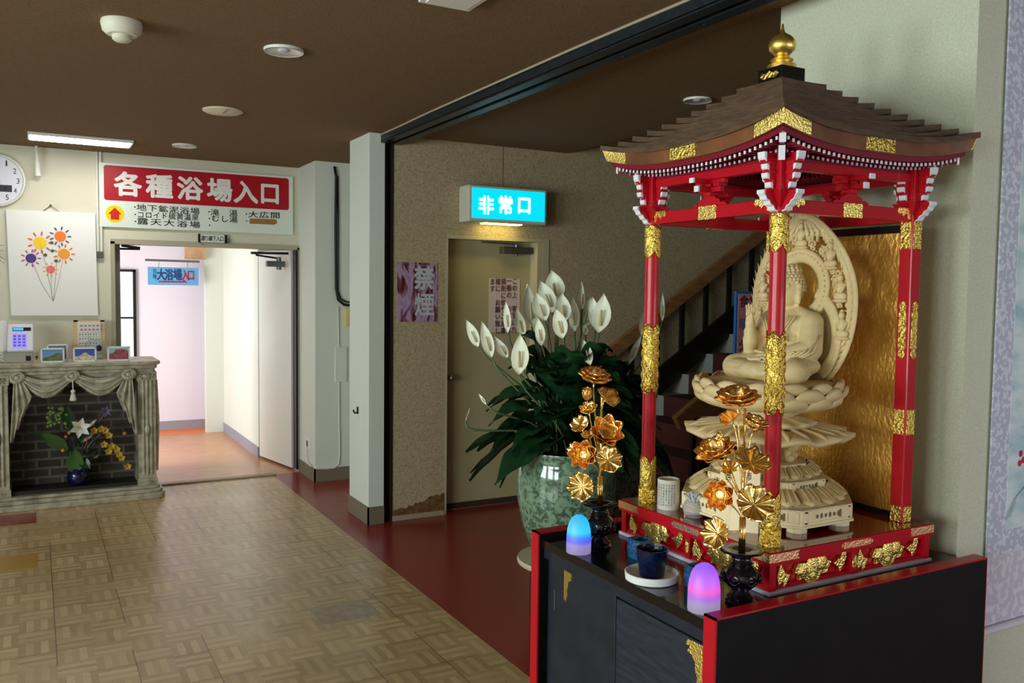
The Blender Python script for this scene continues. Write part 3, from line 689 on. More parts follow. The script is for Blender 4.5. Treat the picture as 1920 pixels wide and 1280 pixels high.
mb = MB(); cyy = (a.y+b.y)/2
for zz in (a.z-0.035, b.z+0.035): mb.box(2.017, 2.021, cyy-0.02, cyy+0.015, zz-0.012, zz+0.012)
mb.build('sockets', BLACK, ol)
MB().tube([(2.016, cyy, b.z+0.03), (2.008, cyy, b.z-0.06), (2.008, cyy-0.02, 0.18), (2.01, 7.2, 0.13), (2.008, 7.08, 0.125)], 0.006, 8).build('cord', PLAST, ol, smooth=180)
hk = root('wall_hook', (1.975, 5.81, 0.757), 'small black hook sticking out of the white pillar', 'hook')
MB().box(1.972, 1.98, 5.79, 5.81, 0.735, 0.785).build('back_plate', BLACK, hk)
MB().tube([(1.975, 5.80, 0.745), (1.955, 5.80, 0.742), (1.945, 5.80, 0.758), (1.95, 5.80, 0.765)], 0.006, 8).build('hook_arm', BLACK, hk)
# scuffed arc on the pillar left by the swinging shutter catch
struct(MB().tube([(1.9795, 5.70+0.045*math.cos(a), 0.757+0.13*math.sin(a)) for a in [math.radians(-75+15*i) for i in range(11)]], 0.004, 5, 0.3).build('trim_8', mat('pale_scuff', (236, 232, 214), 0.7)))

# ================================================================== EXIT WALL
ex = root('exit_sign', onplane(945, 385, 1, YE), 'lit turquoise emergency exit sign box over the beige door', 'sign')
MB().box(2.648, 3.285, 5.43, YE, 2.09, 2.345).build('case', mat('ivory_case', (206, 206, 186), 0.45), ex, bevel=0.012)
a, b = onplane(876, 353, 1, 5.427), onplane(1017, 416, 1, 5.427)
MB().box(2.675, 3.262, 5.424, 5.43, 2.115, 2.325).build('lit_face', mat('lit_turquoise', (20, 180, 210), 0.4, emis=(0, 200, 222), estr=1.15), ex)
t = MB()
for ch, x in zip('非常口', (911.5, 948, 983)): put(t, ch, onplane(x, 385, 1, 5.422), X3, Z3, 0.122, 0.13, 0.03)
t.build('lit_letters', mat('lit_white_letters', (255, 255, 255), 0.4, emis=(240, 255, 255), estr=1.4), ex)
MB().box(2.80, 3.10, 5.47, 5.55, 2.084, 2.092).build('lower_light_slot', mat('lit_slot', (255, 236, 150), 0.4, emis=(255, 232, 130), estr=9), ex)
# poster
def poster_mat():
    t = NT('purple_marbled_print'); b = t.b
    tc = t.new('ShaderNodeTexCoord'); n = t.new('ShaderNodeTexNoise'); n.inputs['Scale'].default_value = 5; n.inputs['Distortion'].default_value = 2.2; n.inputs['Detail'].default_value = 5
    mp = t.new('ShaderNodeMapping'); mp.inputs['Scale'].default_value = (2.2, 1, 0.7); t.lk(tc, 'Object', mp, 0); t.lk(mp, 0, n, 'Vector')
    r = t.new('ShaderNodeValToRGB'); e = r.color_ramp.elements; e.new(0.5); e.new(0.58)
    for q, (p, c) in zip(e, ((0.40, (84, 26, 36)), (0.48, (132, 84, 104)), (0.55, (190, 160, 196)), (0.68, (160, 112, 150)))): q.position = p; q.color = (*lin(c), 1)
    t.lk(n, 'Fac', r, 'Fac'); t.lk(r, 'Color', b, 'Base Color'); b.inputs['Roughness'].default_value = 0.35
    return t.m
po = root('no_smoking_poster', onplane(782, 547, 1, YE), 'purple marbled no smoking poster on the speckled pier', 'poster')
MB().box(2.187, 2.488, YE-0.003, YE-0.001, 1.388, 1.798).build('sheet', poster_mat(), po)
t = MB(); put(t, '禁', (2.385, YE-0.0035, 1.69), X3, Z3, 0.15, 0.165, 0.03); put(t, '煙', (2.39, YE-0.0035, 1.505), X3, Z3, 0.15, 0.165, 0.02)
t.build('letters', mat('silver_letters', (196, 200, 206), 0.4), po)
MB().tube([(2.19, YE-0.004, 1.785), (2.25, YE-0.004, 1.792), (2.34, YE-0.004, 1.785), (2.40, YE-0.004, 1.775), (2.48, YE-0.004, 1.785)], 0.005, 6, 0.2).build('pale_streak', mat('pale_yellow_streak', (226, 206, 160), 0.4), po)
# notice on the door
ns = root('paper_notice', onplane(945, 570, 1, YE+0.098), 'white paper notice with hand lettered red brown columns on the door', 'notice')
yn = YE+0.098; a, b = onplane(917, 521, 1, yn), onplane(974, 622, 1, yn)
MB().box(a.x, b.x, yn-0.001, yn+0.001, b.z, a.z).build('sheet', mat('notice_paper', (222, 200, 196), 0.7), ns)
t = MB()
for s, x, y0 in (('この上　客室に付', 965, 527), ('一般の　お客様は', 954.5, 527), ('規則に依りご遠慮', 944, 528), ('様に　お願い致し', 933.5, 528), ('ます', 923, 528)):
    vline(t, s, onplane(x, y0, 1, yn-0.002), X3, Z3, 0.052, 0.044, 0.05, 0.015)
t.build('letters', BROWNINK, ns)
# meal sign on the near stair rail
yk = 4.33
a, b = onplane(1381, 546, 1, yk), onplane(1381, 668, 1, yk); wd = 0.22
ms = root('meal_times_sign', (a.x+wd/2, yk, b.z), 'pink sign with a blue border on the stair rail behind the statue', 'sign')
MB().box(a.x, a.x+wd, yk, yk+0.02, b.z, a.z).build('board', mat('sign_blue_border', (44, 112, 190), 0.5), ms)
MB().box(a.x+0.016, a.x+wd-0.016, yk-0.003, yk, b.z+0.016, a.z-0.016).build('pink_panel', mat('sign_pink', (222, 150, 160), 0.5), ms)
t = MB()
hline(t, '食堂', (a.x+0.02, yk-0.0035, a.z-0.07), X3, Z3, wd-0.04, 0.085, 0.01); hline(t, '夕食', (a.x+0.02, yk-0.0035, b.z+0.075), X3, Z3, wd-0.04, 0.085, 0.01); t.build('dark_letters', mat('sign_maroon', (74, 26, 30), 0.5), ms)
t = MB(); hline(t, '朝食', (a.x+0.02, yk-0.0035, (a.z+b.z)/2), X3, Z3, wd-0.04, 0.08, 0.01); t.build('blue_letters', mat('sign_blue', (66, 110, 196), 0.5), ms)
# hanging scroll on the right wall
CAM_SCALED = True
ysx = 1.735
sc_ = root('hanging_scroll', (2.95, ysx, 0.6), 'silvery hanging scroll with a pale landscape on the right wall', 'scroll')
x0s = onplane(1866, 640, 1, ysx).x; zb1 = onplane(1842, 1047, 1, ysx).z; zr = onplane(1880, 1175, 1, ysx).z
MB().box(x0s, x0s+0.62, ysx-0.003, ysx+0.003, zb1, 2.62).build('mount', mat('silver_brocade', (214, 216, 230), 0.6, col2=(182, 186, 206), nscale=60, thr=(0.5, 0.56), detail=1), sc_)
MB().box(x0s, x0s+0.62, ysx-0.003, ysx+0.003, zr+0.02, zb1).build('lower_mount', mat('pale_brocade', (222, 216, 228), 0.6, col2=(200, 194, 212), nscale=45, thr=(0.48, 0.56), detail=2), sc_)
MB().cyl((x0s-0.03, ysx-0.012, zr+0.01), (x0s+0.65, ysx-0.012, zr+0.01), 0.014).build('roller', mat('roller_white', (214, 210, 220), 0.5), sc_, smooth=50)
q = onplane(1883, 992, 1, ysx)
MB().box(q.x, q.x+0.48, ysx-0.0045, ysx-0.003, q.z, 2.2).build('painting', mat('scroll_paper', (214, 226, 228), 0.6, col2=(150, 192, 204), nscale=5, thr=(0.35, 0.55), stretch=(1, 1, 2.5)), sc_)
mb = MB()
for (x, y) in ((1914, 850), (1919, 862), (1912, 868)): mb.ell(onplane(x, y, 1, ysx-0.005), (0.012, 0.002, 0.012), 8, 5)
mb.build('painted_blossoms', mat('painted_crimson', (170, 40, 60), 0.6), sc_)
mb = MB()
for i in range(3): mb.tube([onplane(1885+i*4, 975-3*i, 1, ysx-0.005), onplane(1900+i*4, 935-4*i, 1, ysx-0.005), onplane(1920+i*3, 915-6*i, 1, ysx-0.005)], 0.001, 5, 0.3)
mb.build('painted_reeds', mat('painted_grey_blue', (96, 124, 136), 0.6), sc_)
CAM_SCALED = False
# ================================================================== MANTEL
YM = 7.05
mt = root('fireplace_mantel', (0.25, 7.3, 0), 'silvery ornate mock fireplace with plaster curtain swags against the back wall', 'mantel')
MX0, MX1 = -0.34, 0.835
def slab(mb, x0, x1, y0, y1, z0, z1, rr=0.05):
    n = 8; p = [(x0, y1), (x1, y1)] + [(x1-rr+rr*math.cos(a), y0+rr+rr*math.sin(a)) for a in [-PI/2*i/n for i in range(n+1)]] + [(x0+rr-rr*math.sin(a), y0+rr-rr*math.cos(a)) for a in [PI/2*i/n for i in range(n+1)]]
    mb.prism(p, (0, 0, z0), X3, Y3, (0, 0, z1-z0))
mb = MB(); slab(mb, MX0-0.005, MX1-0.0, 7.0, 7.52, 1.022, 1.05, 0.06); slab(mb, MX0+0.015, MX1-0.02, 7.025, 7.52, 0.992, 1.022, 0.05); slab(mb, MX0+0.03, MX1-0.035, 7.04, 7.52, 0.965, 0.992, 0.04)
mb.build('mantel_shelf', SILV, mt, bevel=0.008)
mb = MB(); slab(mb, MX0-0.03, MX1+0.025, 6.985, 7.52, 0.0, 0.045, 0.08); slab(mb, MX0-0.015, MX1+0.01, 7.0, 7.52, 0.045, 0.075, 0.07); slab(mb, MX0, MX1-0.005, 7.02, 7.52, 0.075, 0.10, 0.06)
mb.build('plinth', SILV, mt, bevel=0.008)
for xa, xb in ((-0.31, -0.175), (0.675, 0.80)):
    mb = MB().box(xa, xb, 7.06, 7.5, 0.1, 0.966)
    mid = (xa+xb)/2
    for xx in (mid-0.028, mid, mid+0.028): mb.tube([(xx, 7.06, 0.18), (xx, 7.06, 0.9)], 0.014, 8)
    mb.box(xa-0.008, xb+0.008, 7.045, 7.5, 0.1, 0.15).box(xa-0.008, xb+0.008, 7.045, 7.5, 0.90, 0.966)
    mb.ell((mid, 7.045, 0.935), (0.04, 0.02, 0.025)); mb.ell((mid, 7.045, 0.52), (0.02, 0.018, 0.05))
    for zz in (0.93,): mb.tube([(mid-0.05, 7.04, zz), (mid-0.045, 7.035, zz+0.02), (mid-0.03, 7.04, zz), (mid-0.045, 7.035, zz-0.015)], 0.007, 6).tube([(mid+0.05, 7.04, zz), (mid+0.045, 7.035, zz+0.02), (mid+0.03, 7.04, zz), (mid+0.045, 7.035, zz-0.015)], 0.007, 6)
    mb.build('pilaster', SILV, mt, smooth=40)
# right return carving
MB().tube([(0.80, 7.1, 0.9), (0.812, 7.1, 0.6), (0.80, 7.1, 0.2)], 0.02, 8).tube([(0.80, 7.25, 0.9), (0.806, 7.25, 0.6), (0.80, 7.25, 0.2)], 0.018, 8).build('side_moulding', SILV, mt, smooth=60)
MB().box(-0.2, 0.7, 7.06, 7.5, 0.915, 0.966).build('frieze', SILV, mt)
MB().box(-0.18, 0.68, 7.30, 7.34, 0.1, 0.93).build('brick_panel', BRICK, mt)
MB().box(-0.178, 0.678, 7.09, 7.30, 0.1, 0.125).build('hearth', mat('dark_hearth', (40, 36, 34), 0.5), mt)
def swag(x0, x1, zt, sag):
    mb = MB()
    for i in range(7):
        f = i/6; pts = []
        for k in range(15):
            u = k/14; x = x0+(x1-x0)*u; spread = math.sin(PI*u)
            pts.append((x, 7.045-0.03*spread-0.008*math.sin(i*2.1), zt - (sag*(0.25+0.75*f))*spread**0.9*(1-0.12*math.cos(2*PI*u)) + (0.02-f*0.04)*(1-spread)))
        mb.tube(pts, [0.008+0.008*math.sin(PI*k/14) for k in range(15)], 7)
    return mb.build('swag', SILV, mt, smooth=180)
swag(-0.10, 0.235, 0.955, 0.125); swag(0.235, 0.60, 0.955, 0.125)
for x in (-0.115, 0.233, 0.61):
    mb = MB()
    for k in range(3):
        a = k*1.1; mb.lathe([(0.034+0.011*math.cos(t), 0.011*math.sin(t)) for t in [2*PI*i/8 for i in range(9)]], (x+0.01*math.cos(a*2), 7.02, 0.955+0.01*math.sin(a*3)), 18, (X3, Z3*math.cos(0.3*(k-1))+Y3*math.sin(0.3*(k-1)), Y3), cap=False)
    mb.ell((x, 7.02, 0.955), (0.022, 0.016, 0.022)); mb.build('rosette', SILV, mt, smooth=180)
for sgn, xo in ((1, -0.165), (-1, 0.665)):
    # gathered curtain tail: pleats fan out below the rosette, the hem steps down towards the pilaster
    def dr_(u, v, xo=xo, sgn=sgn):
        w_ = 0.045+0.085*min(1, u*1.5)*(1-0.35*max(0, u-0.7)/0.3); tri = abs((v*3) % 1-0.5)*2
        L = 0.50-0.27*v-0.05*tri
        x = xo+sgn*(0.03*(1-u)+w_*v)
        return (x, 7.035-0.016*math.cos(v*6*PI)*(0.4+0.6*u)-0.02*math.sin(PI*min(1, u*1.2)), 0.945-L*u)
    MB().grid(dr_, 20, 37).build('side_drape', SILV, mt, smooth=180, solid=0.009)
mb = MB().tube([(0.235, 7.0, 0.93), (0.236, 6.995, 0.86)], 0.004, 6).lathe([(0.001, 0.86), (0.014, 0.852), (0.016, 0.84), (0.01, 0.832), (0.014, 0.825), (0.024, 0.785), (0.022, 0.778), (0.0, 0.778)], (0.236, 6.995, 0), 14)
mb.build('tassel', mat('pale_tassel', (222, 218, 206), 0.5), mt, smooth=50)

# ------------------------------------------------------------------ vase and bouquet in the mantel opening
fv = root('blue_flower_vase', (0.262, 7.16, 0.125), 'small dark blue vase standing on the hearth of the mantel', 'vase')
MB().lathe([(0.04, 0), (0.062, 0.02), (0.075, 0.06), (0.066, 0.10), (0.04, 0.135), (0.032, 0.155), (0.042, 0.17), (0.038, 0.17), (0.028, 0.15), (0.0, 0.14)], (0.262, 7.16, 0.125), 28).build('vase_body', mat('cobalt_glaze', (16, 20, 66), 0.15, coat=0.6), fv, smooth=60)
bq = root('artificial_bouquet', (0.262, 7.16, 0.28), 'bouquet of artificial lily, yellow orchids and green leaves in the dark blue vase', 'flowers')
random.seed(11)
def M_(x, y, yy=7.12): return onplane(x, y, 1, yy)
base = V3(0.262, 7.16, 0.29)
def leafgrid(mb, a, b, wd, nrm, bend=0.0, nu=8, fold=0.12):
    a = Vector(a); b = Vector(b); d = b-a; n = Vector(nrm).normalized(); s_ = d.cross(n).normalized(); n = s_.cross(d).normalized()
    def f(u, v):
        w_ = wd*(math.sin(PI*min(1, u*0.97+0.03))**0.8)*(1.15-0.5*u); t = v*2-1
        return a + d*u + s_*(t*w_/2) + n*(bend*4*u*(1-u) + fold*wd*abs(t))
    return mb.grid(f, nu, 5)
for (x, y, x2, y2, wd) in ((125, 840, 72, 812, 0.10), (140, 885, 140, 838, 0.13), (128, 800, 125, 755, 0.08), (120, 830, 40, 806, 0.05), (150, 860, 170, 880, 0.08), (150, 830, 190, 790, 0.06)):
    leafgrid(MB(), M_(x, y, 7.13), M_(x2, y2, 7.09), wd, (0, -1, 0.2), 0.01).build('leaf', LEAF2 if wd > 0.09 else LEAF, bq, smooth=180)
mb = MB()
for i in range(40):
    q = M_(random.uniform(88, 125), random.uniform(762, 800), random.uniform(7.09, 7.16)); mb.ell(q, (0.011, 0.006, 0.011), 6, 4)
mb.build('green_sprig', mat('yellow_green_sprig', (108, 140, 70), 0.6), bq)
def star(q, L, wd, n, m, name='lily', tilt=0.3):
    fl_ = MB()
    for i in range(n):
        a = 2*PI*i/n+0.3; d = V3(math.cos(a), -tilt-0.4, math.sin(a)).normalized()
        leafgrid(fl_, q, q+d*L, wd, (0, -1, 0), 0.012)
    return fl_.build(name, m, bq, smooth=180)
LILW = mat('white_lily', (226, 226, 218), 0.5)
lil = star(M_(150, 800, 7.06), 0.10, 0.05, 6, LILW); MB().tube([M_(150, 800, 7.05), M_(147, 806, 7.0)], 0.004, 6).build('pistil', mat('lily_pistil', (204, 190, 110), 0.6), lil)
MB().tube([M_(168, 800, 7.07), M_(172, 795, 7.06), M_(181, 786, 7.06)], [0.008, 0.016, 0.003], 8).build('lily_bud', LILW, bq, smooth=180)
YEL = mat('yellow_orchid', (196, 160, 60), 0.5)
for (x, y) in ((178, 806), (188, 803), (198, 806), (203, 815), (210, 835), (217, 841), (222, 850), (228, 857), (196, 832), (238, 873), (205, 845)):
    star(M_(x+random.uniform(-2, 2), y, 7.08), 0.04, 0.044, 5, YEL, 'orchid_blossom')
for (x, y, cc) in ((130, 811, (210, 120, 80)), (161, 824, (226, 130, 110)), (118, 844, (236, 140, 40)), (234, 812, (226, 130, 40)), (124, 818, (190, 90, 70))):
    MB().ell(M_(x, y, 7.06), 0.014, 8, 6).build('small_berry', mat('berry_%d' % cc[1]+str(cc[2]), cc, 0.5), bq, smooth=180)
star(M_(198, 770, 7.12), 0.06, 0.025, 6, mat('violet_petal', (110, 92, 136), 0.6), 'violet_flower')
mb = MB()
for (x, y) in ((98, 785), (125, 770), (150, 805), (195, 808), (215, 840), (172, 798), (198, 772)): mb.tube([base+V3(0, 0, -0.06), base, (base+M_(x, y))/2+V3(0, 0, 0.03), M_(x, y)], 0.003, 5)
mb.build('stem', LEAF, bq)
random.seed(5)
mb = MB()
for i in range(26):
    q = M_(random.uniform(122, 176), random.uniform(806, 866), random.uniform(7.11, 7.2)); leafgrid(mb, q, q+V3(random.uniform(-.05, .05), random.uniform(-.04, 0), random.uniform(-.03, .06)), 0.03, (0, -1, 0.3))
mb.build('filler_foliage', LEAF, bq, smooth=180)

# ------------------------------------------------------------------ things on the mantel shelf
ZT = 1.05
def Q(x, y, yy): return onplane(x, y, 1, yy)
ph = root('telephone', (-0.09, 7.24, ZT), 'white push button telephone with a lit blue keypad at the left end of the mantel', 'telephone')
PB = mat('grey_phone_body', (176, 172, 160), 0.45)
MB().box(-0.22, -0.012, 7.17, 7.36, ZT, ZT+0.075).build('base', PB, ph, bevel=0.008)
mb = MB(); N_ = V3(0, -0.92, 0.39).normalized(); U_ = V3(0, 0.39, 0.92).normalized(); fc = V3(-0.092, 7.215, ZT+0.175)
mb.obox(fc, (X3, U_, N_), (0.083, 0.105, 0.02)); mb.build('face_panel', mat('white_phone_face', (232, 230, 240), 0.4), ph, bevel=0.01)
fo = fc+N_*0.021
MB().obox(fo+U_*0.062+X3*0.01, (X3, U_, N_), (0.058, 0.013, 0.002)).build('display_bezel', BLACK, ph)
MB().obox(fo+U_*0.062-X3*0.012, (X3, U_, N_), (0.032, 0.009, 0.003)).build('lit_display', mat('lit_blue_display', (60, 150, 255), 0.4, emis=(60, 150, 255), estr=1.2), ph)
MB().obox(fo-U_*0.028-X3*0.006, (X3, U_, N_), (0.044, 0.055, 0.0012)).build('keypad_glow', mat('lit_lilac_keypad', (150, 140, 255), 0.4, emis=(140, 128, 255), estr=0.75), ph)
for r in range(4):
    for c_ in range(3):
        kk = MB().obox(fo-U_*(-0.008+0.024*r)+X3*(-0.035+0.029*c_), (X3, U_, N_), (0.009, 0.007, 0.004)).build('key', mat('lilac_key', (120, 108, 190), 0.5), ph)
MB().cap((-0.205, 7.19, ZT+0.10), (-0.20, 7.24, ZT+0.27), 0.034).build('handset', PLAST, ph, smooth=180)
MB().tube([(-0.205+0.012*math.sin(i*1.3), 7.165+0.012*math.cos(i*1.3), ZT+0.012+0.0045*i) for i in range(22)], 0.004, 6).build('coiled_cord', PLAST, ph, smooth=180)
MB().box(-0.06, -0.028, 7.166, 7.171, ZT+0.012, ZT+0.048).build('card_slot', BLACK, ph)
sj = root('small_socket_box', (0.01, 7.4, ZT), 'tiny cream plug box on the mantel right of the telephone', 'box')
MB().box(0.002, 0.018, 7.39, 7.41, ZT, ZT+0.065).build('case', mat('cream_box', (220, 206, 150), 0.5), sj); MB().box(0.004, 0.016, 7.385, 7.39, ZT+0.015, ZT+0.03).build('plug', BLACK, sj)
def photo(name, x0, x1, y, ztop, label, sky, land, kind, back=False, tilt=0.12):
    r = root('postcard_frame', ((x0+x1)/2, y, ZT), label, 'photo frame', 'postcard frames on the mantel')
    N_ = V3(0, -math.cos(tilt), math.sin(tilt)); U_ = V3(0, math.sin(tilt), math.cos(tilt)); h = (ztop-ZT)/2; w_ = (x1-x0)/2; c0 = V3((x0+x1)/2, y, ZT)+U_*h
    mb = MB()
    for s_ in (-1, 1):
        mb.obox(c0+X3*(s_*(w_-0.006)), (X3, U_, N_), (0.006, h, 0.006)); mb.obox(c0+U_*(s_*(h-0.006)), (X3, U_, N_), (w_, 0.006, 0.006))
    mb.build('frame', mat('white_frame', (226, 230, 232), 0.4), r)
    MB().obox(c0, (X3, U_, N_), (w_-0.008, h-0.008, 0.003)).build('sky', mat('postcard_'+sky[0], sky[1], 0.3), r)
    o = c0+N_*0.0035; W_, H_ = w_-0.012, h-0.012
    if kind == 'hill': p_ = [(-W_, -H_), (W_, -H_), (W_, 0.3*H_), (0.4*W_, 0.35*H_), (-0.3*W_, -0.2*H_), (-W_, -0.45*H_)]
    elif kind == 'peak': p_ = [(-W_, -H_), (W_, -H_), (W_, -0.3*H_), (0.5*W_, -0.2*H_), (0.12*W_, 0.35*H_), (-0.1*W_, 0.3*H_), (-0.5*W_, -0.2*H_), (-W_, -0.35*H_)]
    else: p_ = [(-W_, -H_), (W_, -H_), (W_, 0.4*H_), (0.5*W_, 0.75*H_), (-0.3*W_, 0.7*H_), (-0.5*W_, 0.2*H_), (-W_, 0.05*H_)]
    mb = MB().prism(p_, o, X3, U_, N_*0.0006); mb.build('mountain', mat('postcard_'+land[0], land[1], 0.4, nvar=0.4, nscale=40), r)
    MB().bar(V3(c0.x, y+0.06, ZT+0.004), c0+U_*(h*0.4)-N_*0.008, 0.02, 0.003).build('easel_leg', PAPER, r)
    return r
x0, x1 = Q(76, 674, 7.12).x, Q(121, 674, 7.12).x
photo('f', Q(88, 672, 7.22).x, Q(128, 672, 7.22).x, 7.25, 1.175, 'white framed postcard mostly hidden behind the green hill postcard', ('grey', (120, 132, 140)), ('slate', (80, 90, 84)), 'hill')
photo('f', x0, x1, 7.10, 1.157, 'white framed postcard of a green hill under blue sky on the mantel', ('blue', (110, 150, 206)), ('green', (98, 112, 78)), 'hill')
photo('f', Q(137, 674, 7.11).x, Q(181, 674, 7.11).x, 7.10, 1.157, 'white framed postcard of a pale snowy peak under deep blue sky', ('deep', (78, 90, 176)), ('sand', (206, 190, 160)), 'peak')
photo('f', Q(201, 673, 7.11).x, Q(244, 673, 7.11).x, 7.10, 1.160, 'white framed postcard of a reddish mountain at the right end of the mantel', ('pale', (160, 190, 206)), ('red', (150, 82, 90)), 'rock')
cl = root('desk_calendar', (0.345, 7.42, ZT), 'calendar in a pale wooden frame leaning on the wall behind the postcards', 'calendar')
x0, x1 = Q(138, 620, 7.45).x, Q(196, 620, 7.45).x; zt = Q(160, 600, 7.45).z
MB().box(x0, x0+0.03, 7.43, 7.455, ZT, zt).box(x1-0.03, x1, 7.43, 7.455, ZT, zt).box(x0, x1, 7.43, 7.455, zt-0.012, zt).build('wooden_frame', mat('pale_pine', (214, 184, 134), 0.5), cl)
MB().box(x0+0.025, x1-0.03, 7.425, 7.44, ZT+0.02, zt-0.012).build('sheet', mat('calendar_paper', (226, 222, 214), 0.7), cl)
mb = MB(); xl, xr = x0+0.035, x1-0.04; zg = ZT+0.2
for i in range(6): mb.box(xl, xr, 7.4235, 7.4245, ZT+0.03+i*0.034, ZT+0.0315+i*0.034)
for i in range(3): mb.box(xl+(xr-xl)*i/2-0.0008*0, xl+(xr-xl)*i/2+0.0012, 7.4235, 7.4245, ZT+0.03, zg)
for i in range(5):
    for j in range(7): mb.box(xl+0.004+(xr-xl-0.01)*j/7, xl+0.012+(xr-xl-0.01)*j/7, 7.4235, 7.4245, ZT+0.045+i*0.034, ZT+0.055+i*0.034)
mb.build('printed_grid', mat('grey_print', (120, 116, 116), 0.7), cl)
mb = MB()
for i in range(2):
    for j in range(6): mb.box(xl+0.01+0.028*j, xl+0.028+0.028*j, 7.4235, 7.4245, zt-0.05-0.03*i, zt-0.035-0.03*i)
mb.build('printed_heading', mat('pinkish_print', (176, 140, 140), 0.7), cl)
gd = root('glass_plate', (0.40, 7.33, ZT), 'clear glass plate standing on edge behind the snowy peak postcard', 'plate')
q = Q(180, 653, 7.32); MB().lathe([(0.0, 0.0), (0.05, 0.0), (0.078, 0.008), (0.08, 0.012), (0.05, 0.005), (0.0, 0.004)], (q.x, 7.33, ZT+0.08), 36, (X3, (Z3*0.97+Y3*0.2), (-Y3*0.97+Z3*0.2))).build('dish', mat('thin_clear_glass', (225, 236, 236), 0.05, trans=0.9, ior=1.3), gd, smooth=50)
MB().ell((q.x+0.02, 7.318, ZT+0.085), (0.022, 0.006, 0.024), 12, 8).build('blue_motif', mat('navy_motif', (24, 30, 84), 0.3), gd, smooth=180)
# ================================================================== PEACE LILIES
def lily_spathe(tip, bot, wd, stem_base, parent, face):
    """a white spathe from its pointed tip down to its foot, with spadix and stem"""
    tip = Vector(tip); bot = Vector(bot); d = tip-bot; n = Vector(face).normalized(); s_ = d.cross(n).normalized(); n = s_.cross(d).normalized()
    mb = MB(); prof = [(0, 0.10), (0.08, 0.45), (0.2, 0.82), (0.38, 1.0), (0.55, 0.93), (0.72, 0.68), (0.86, 0.34), (0.95, 0.10), (1.0, 0.01)]
    def f(u, v):
        t = v*2-1; w_ = wd*interp(prof, u)
        return bot + d*u + s_*(t*w_/2) + n*(wd*0.16*(t*t) - wd*0.10*math.sin(PI*u))
    mb.grid(f, 18, 7)
    fl_ = mb.build('flower', SPATHE, parent, smooth=180)
    c0 = bot+d*0.2+n*wd*0.10; MB().cap(c0, c0+d*0.34+n*wd*0.05, wd*0.055+0.002, wd*0.05+0.001, 8).build('spadix', SPADIX, fl_, smooth=180)
    m_ = (bot+stem_base)/2 + V3(0, 0, 0.05); mid = bot.lerp(stem_base, 0.4)*0.9 + bot.lerp(stem_base, 0.4)*0.1
    MB().tube(bez(bot+n*0.004, bot-d.normalized()*0.12, stem_base+V3(0, 0, 0.25), stem_base, 10), 0.005, 6).build('stem', STEM, fl_, smooth=180)
def lily_leaf(base, az, L, rise, wd, droop, m, parent):
    out = V3(math.cos(az), math.sin(az), 0); fr_ = max(0, -out.dot(V3(FWD.x, FWD.y, 0))); droop *= 1-0.75*fr_; L *= 1-0.25*fr_; side = V3(-math.sin(az), math.cos(az), 0)
    pts = bez(base, base+V3(0, 0, rise*0.75)+out*L*0.12, base+V3(0, 0, rise*1.05)+out*L*0.45, base+V3(0, 0, rise-droop)+out*L, 15)
    mb = MB(); prof = [(0, 0.03), (0.36, 0.035), (0.43, 0.4), (0.53, 0.86), (0.66, 1.0), (0.8, 0.84), (0.92, 0.42), (1.0, 0.02)]
    tw = random.uniform(-0.5, 0.5)
    def f(u, v):
        i = min(13, int(u*14)); fr = u*14-i; p_ = pts[i].lerp(pts[i+1], fr); tg = (pts[i+1]-pts[i]).normalized(); up_ = side.cross(tg)*-1
        t = v*2-1; w_ = wd*interp(prof, u); ss = (side*math.cos(tw*u)+up_*math.sin(tw*u))
        return p_ + ss*(t*w_/2) + up_*(-0.18*w_*(1-abs(t)) + 0.05*wd*math.sin(u*20+t*2))
    mb.grid(f, 22, 5)
    return mb.build('leaf', m, parent, smooth=180)
def pot(c, R, H_, label, z0):
    pr = [(0.50*R, 0.0), (0.56*R, 0.02), (0.74*R, 0.14*H_), (0.9*R, 0.34*H_), (0.985*R, 0.56*H_), (R, 0.74*H_), (0.965*R, 0.88*H_), (0.93*R, 0.925*H_), (0.95*R, 0.95*H_), (0.985*R, 0.985*H_), (0.98*R, H_), (0.93*R, H_), (0.9*R, 0.95*H_), (0.88*R, 0.9*H_), (0.0, 0.89*H_)]
    r = root('glazed_pot', (c.x, c.y, z0), label, 'plant pot')
    MB().lathe(pr, (c.x, c.y, z0), 56).build('pot_body', MARB, r, smooth=60)
    MB().lathe([(0.0, 0.895*H_), (0.885*R, 0.9*H_), (0.885*R, 0.91*H_), (0.4*R, 0.925*H_), (0.0, 0.93*H_)], (c.x, c.y, z0), 40, cap=False).build('soil', SOIL, r)
    return r
def stand(c, r_, z1, label):
    s = root('plant_stand', (c.x, c.y, 0), label, 'plant stand')
    MB().lathe([(0.0, z1-0.025), (r_, z1-0.025), (r_*1.02, z1-0.012), (r_, z1), (0.0, z1)], (c.x, c.y, 0), 36).build('top', mat('pale_stand_wood', (196, 184, 156), 0.5), s, smooth=40)
    for i in range(3):
        a = 2*PI*i/3+0.5; p_ = V3(c.x+r_*0.62*math.cos(a), c.y+r_*0.62*math.sin(a), 0); MB().bar(p_, p_+V3(0, 0, z1-0.025), 0.04, 0.04).build('leg', DKBR, s)
    return s
DA = 4.25
ca = atdepth(1062, 900, DA); cb_ = atdepth(1132, 880, 4.78)
topA = atdepth(1062, 838, DA).z; topB = atdepth(1132, 826, 4.78).z
zA = 0.30; RA = 94/FPX*DA
pa = pot(ca, RA, topA-zA, 'big green marbled pot in front with leaves spilling over its left rim', zA); stand(ca, 0.235, zA, 'low round stand under the front green pot, its pale rim behind the cabinet')
zB = 0.30; RB = 78/FPX*4.78
pb = pot(cb_, RB, topB-zB, 'second green marbled pot behind and to the right, in shadow', zB); stand(cb_, 0.2, zB, 'low round stand under the rear green pot')
la = root('peace_lily', (ca.x, ca.y, topA), 'large peace lily with many white flowers in the front green pot', 'plant')
